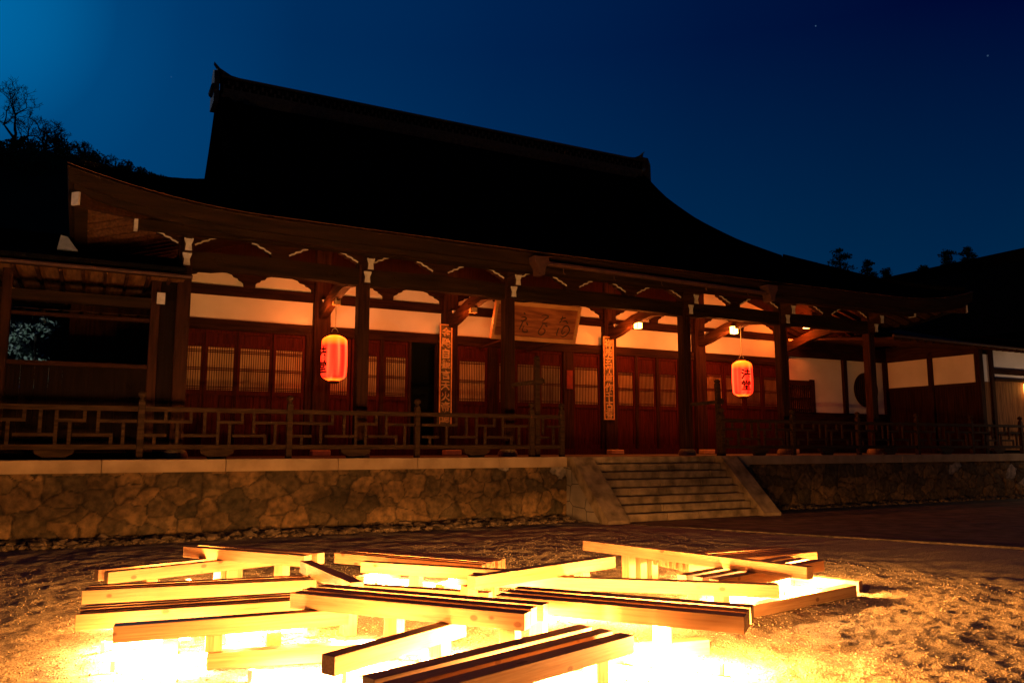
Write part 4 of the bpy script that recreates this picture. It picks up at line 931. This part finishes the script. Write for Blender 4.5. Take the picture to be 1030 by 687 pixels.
# ------------------------------------------------------------------ timber benches
PITCH = .155
def timber(L_, w, h): 
    key = 'timber_%.2f_%.3f_%.3f' % (L_, w, h)
    me = bpy.data.meshes.get(key)
    if not me:
        q = MB(); q.box(-L_ / 2, L_ / 2, -w / 2, w / 2, -h / 2, h / 2); o = q.build(key, PINE, None, .0025); me = o.data; me.name = key; bpy.data.objects.remove(o)
    return me
def put(name, me, parent, loc, rz, ry=0):
    o = bpy.data.objects.new(name, me); col.objects.link(o); o.parent = parent
    pl = Vector(loc) - parent.location; o.location = pl; o.rotation_euler = (0, ry, rz)
    return o
def bench(label, p0, ang, L_, n_, zt, legs=(), pitch=PITCH, w=.105, cross=(), group='timber benches of the light installation', jitter=0):
    """p0: left front top corner; slats follow each other away from the viewer; legs: (along, row, z0); cross: (along, back reach, z top)"""
    a = R(ang); d = Vector((math.cos(a), math.sin(a), 0)); b_ = Vector((-math.sin(a), math.cos(a), 0))
    P0 = Vector((p0[0], p0[1], 0)); c0 = P0 + d * L_ / 2
    o = empty('timber_bench', (c0.x, c0.y, 0), label, 'bench', group)
    r_ = random.Random(label)
    for k in range(n_):
        c_ = P0 + d * (L_ / 2 + r_.uniform(-1, 1) * .012 + jitter * k) + b_ * (w / 2 + k * pitch)
        put('slat', timber(L_, w, .105), o, (c_.x, c_.y, zt - .0525), a)
    for u, row, z0 in legs:
        c_ = P0 + d * u + b_ * (w / 2 + row * pitch); hh = zt - .105 - z0
        put('leg', timber(hh, .105, .105), o, (c_.x, c_.y, z0 + hh / 2), a, R(90))
    for u, v0, v1, z1 in cross:
        c_ = P0 + d * u + b_ * (v0 + v1) / 2
        put('cross_beam', timber(v1 - v0, .105, .105), o, (c_.x, c_.y, z1 - .0525), a + R(90))
    return o
bench('two slat pine bench at the back left, farthest from the viewer', (.91, 9.18), -54, 1.62, 2, .42, legs=((1.3, 0, 0), (.5, 0, 0), (.5, 1, 0)), pitch=.19)
bench('pair of pine beams sloping under the farthest left bench', (.2, 8.38), 17, 1.9, 2, .315, pitch=.23, cross=((.4, .0, .33, .105), (1.2, 0, .33, .105)), legs=((.4, 0, .105), (1.2, 0, .105)))
bench('dark topped three slat pine bench above the four slat one at left', (.01, 7.42), -10, 1.8, 3, .315, pitch=.115, w=.07, cross=((.5, -.05, .5, .105), (1.4, -.05, .5, .105)), legs=((.5, 1, .105), (1.4, 1, .105)))
bench('long pine bench of four narrow slats at the left edge of the group', (-.02, 6.4), -7, 1.8, 4, .315, pitch=.105, w=.06, cross=((.6, -.05, .55, .105), (1.3, -.05, .55, .105)), legs=((.6, 2, .105), (1.3, 2, .105)))
bench('three slat pine bench crossing the middle of the group', (1.31, 5.96), -51, 1.81, 3, .42, legs=((1.70, 0, 0), (.75, 1, 0)), pitch=.155)
bench('single pine beam on a short post at front left', (.18, 5.88), -6, 1.5, 1, .315, legs=((.62, 0, .105),))
o = bench('low pine beam lying on gravel under the front left post', (.75, 5.785), -12, 1.6, 1, .105)
bench('short single pine beam pointing at the viewer, front centre', (1.24, 4.49), 27, 1.15, 1, .315, legs=((.95, 0, 0),))
bench('nearest three slat pine bench, cut off by the bottom edge', (1.40, 3.66), 17, 1.67, 3, .315, legs=((1.47, .5, 0), (.2, .5, 0)), pitch=.165)
bench('glaring white lit beam on the gravel right of the nearest bench', (2.55, 4.76), -8, 1.42, 1, .105)
bench('long three slat pine bench reaching out at centre right', (2.57, 5.21), -52.5, 1.70, 3, .42, legs=((.25, 1, 0), (1.1, 2, 0)), pitch=.155)
bench('single pine beam tilted across the centre, lying on the slats', (2.78, 5.99), 16, 1.76, 1, .42, legs=((.12, 1, .0), (1.35, 0, 0)))
bench('farthest pine bench in the middle made of five thin slats', (2.39, 8.76), -56, 1.85, 5, .315, pitch=.11, w=.065, cross=((.4, -.05, .6, .105), (1.4, -.05, .6, .105)), legs=((.4, 2, .105), (1.4, 2, .105)))
bench('single pine beam in front of the five slat bench', (2.45, 7.98), -49, 1.6, 1, .315, legs=((.6, 0, 0), (1.4, 0, 0)))
bench('washed out low pine beam behind the middle bench', (2.05, 7.45), -46, 1.5, 1, .21, legs=((.3, 0, 0), (1.2, 0, 0)))
bench('steep short pine beam between the left and middle benches', (1.75, 7.55), -87, 1.38, 1, .42, legs=((.12, 0, 0), (1.2, 0, 0)))
bench('long high single pine beam at the back right', (4.9, 7.72), -76, 2.66, 1, .42, legs=((.62, 0, 0), (.62, 1.2, 0), (.62, 2.4, 0)))
bench('long single pine beam running in front of the right hand frame', (3.1, 6.75), -40, 2.65, 1, .315, legs=((1.95, .3, 0), (.5, 0, 0)))
bench('low pine beam on the gravel at the right end of the group', (4.7, 5.27), 10, 2.08, 1, .105)
bench('short low pine beam closing the right hand frame at the back', (6.55, 6.75), -68, 1.05, 1, .105)
bench('three slat pine bench passing under the long high beam', (4.87, 5.48), 14, 1.84, 3, .315, legs=((.35, 1, 0), (1.4, 1, 0)), pitch=.17)
bench('rearmost right pine bench of six thin slats', (5.35, 6.46), -1.5, 1.75, 6, .315, pitch=.11, w=.06, cross=((.4, -.05, .65, .105), (1.4, -.05, .65, .105)), legs=((.4, 2, .105), (1.4, 2, .105)))

# LED tubes lying on the gravel under the benches
TUBE = emis('led_tube_lit', (1, .60, .25), 40)
LEDC = (1.0, .39, .09)
spots = [(1.22, 5.22, -30, .18), (1.80, 5.68, -51, 1.0), (2.28, 5.08, -51, 1.4), (.45, 6.56, -7, .5), (1.25, 6.45, -7, .6), (.50, 7.50, -10, .4), (1.30, 7.36, -10, .5), (.50, 5.97, -6, .4), (1.15, 8.98, -54, .4), (.85, 8.72, 17, .4),
         (3.0, 4.98, -52, 1.3), (3.48, 4.36, -52, 3.9), (2.45, 4.22, 17, 1.5), (3.55, 6.35, 16, .5), (4.30, 6.0, -40, .5), (5.45, 5.88, 14, .8), (6.30, 5.95, 14, 3.6), (6.10, 6.80, 0, .8), (2.86, 8.35, -56, .5), (3.25, 7.72, -56, .6), (2.35, 7.35, -46, .6), (2.62, 4.78, -20, .35), (1.75, 4.95, -60, .25)]
WHERE = ['on open gravel before the left end of the middle bench', 'under the left half of the middle bench', 'under the right half of the middle bench', 'under the left half of the four slat bench', 'under the right half of the four slat bench',
         'under the left half of the dark topped bench', 'under the right half of the dark topped bench', 'below the front left single beam', 'under the farthest left bench', 'between the sloping beam pair at back left', 'under the near half of the long right bench', 'at the far tip of the long right bench, brightest of all',
         'under the nearest bench', 'behind the tilted beam in the centre', 'under the long beam before the right frame', 'under the left half of the bench below the high beam', 'inside the low frame at the right end', 'under the six slat bench at back right', 'under the far half of the five slat bench', 'under the near half of the five slat bench', 'beside the washed out low beam', 'between the middle bench and the nearest bench', 'beside the short front beam']
for i, (x, y, a, k) in enumerate(spots):
    o = empty('light_tube', (x, y, .06), 'glowing tube light ' + WHERE[i], 'light tube', 'tube lights under the benches', rz=R(a))
    q = MB(); q.tube([(-.28, 0, 0), (.28, 0, 0)], .016, 8); s_ = q.build('tube', TUBE); s_.parent = o
    for e_ in (-.295, .295): s_ = MB().box(e_ - .014, e_ + .014, -.02, .02, -.05, .02).build('end_cap', WHITE); s_.parent = o
    for u in (-.2, .2):
        d_ = bpy.data.lights.new('led', 'POINT'); d_.energy = 185 * k; d_.color = LEDC; d_.shadow_soft_size = .05
        lo = bpy.data.objects.new('led', d_); col.objects.link(lo); lo.parent = o; lo.location = (u, 0, .14 if k > 2 else .085)
# (a whiter down spot is added at each tube to whiten the gravel)
for o in [q_ for q_ in col.objects if q_.name.startswith('light_tube')]:
    d_ = bpy.data.lights.new('added_down_spot', 'SPOT'); d_.energy = 420; d_.color = (1, .72, .46); d_.spot_size = R(155); d_.spot_blend = .5; d_.shadow_soft_size = .05
    lo = bpy.data.objects.new('added_down_spot', d_); col.objects.link(lo); lo.parent = o; lo.location = (0, 0, .12)
# ground floodlight out of frame at the front left, washing the eaves
for (x, y, tx, ty, tz, e_, cc) in ((-5.0, 8.0, 1.5, 14.2, 5.2, 80, (1, .52, .26)), (3.6, 3.2, 14, 16.5, 4.8, 0, (1, .55, .28))):
    if e_ <= 0: continue
    fl = empty('floodlight', (x, y, 0), 'black ground floodlight aimed up at the temple eaves', 'floodlight')
    q = MB(); q.box(x - .12, x + .12, y - .06, y + .06, .05, .30); q.box(x - .15, x + .15, y - .03, y + .03, 0, .05); q.build('casing', INK, fl)
    d_ = bpy.data.lights.new('flood', 'SPOT'); d_.energy = e_ * 10; d_.color = cc; d_.spot_size = R(50); d_.spot_blend = .8; d_.shadow_soft_size = .08
    lo = bpy.data.objects.new('flood', d_); col.objects.link(lo); lo.location = (x + .1, y + .15, .34); lo.rotation_euler = (Vector((tx, ty, tz)) - lo.location).to_track_quat('-Z', 'Y').to_euler()
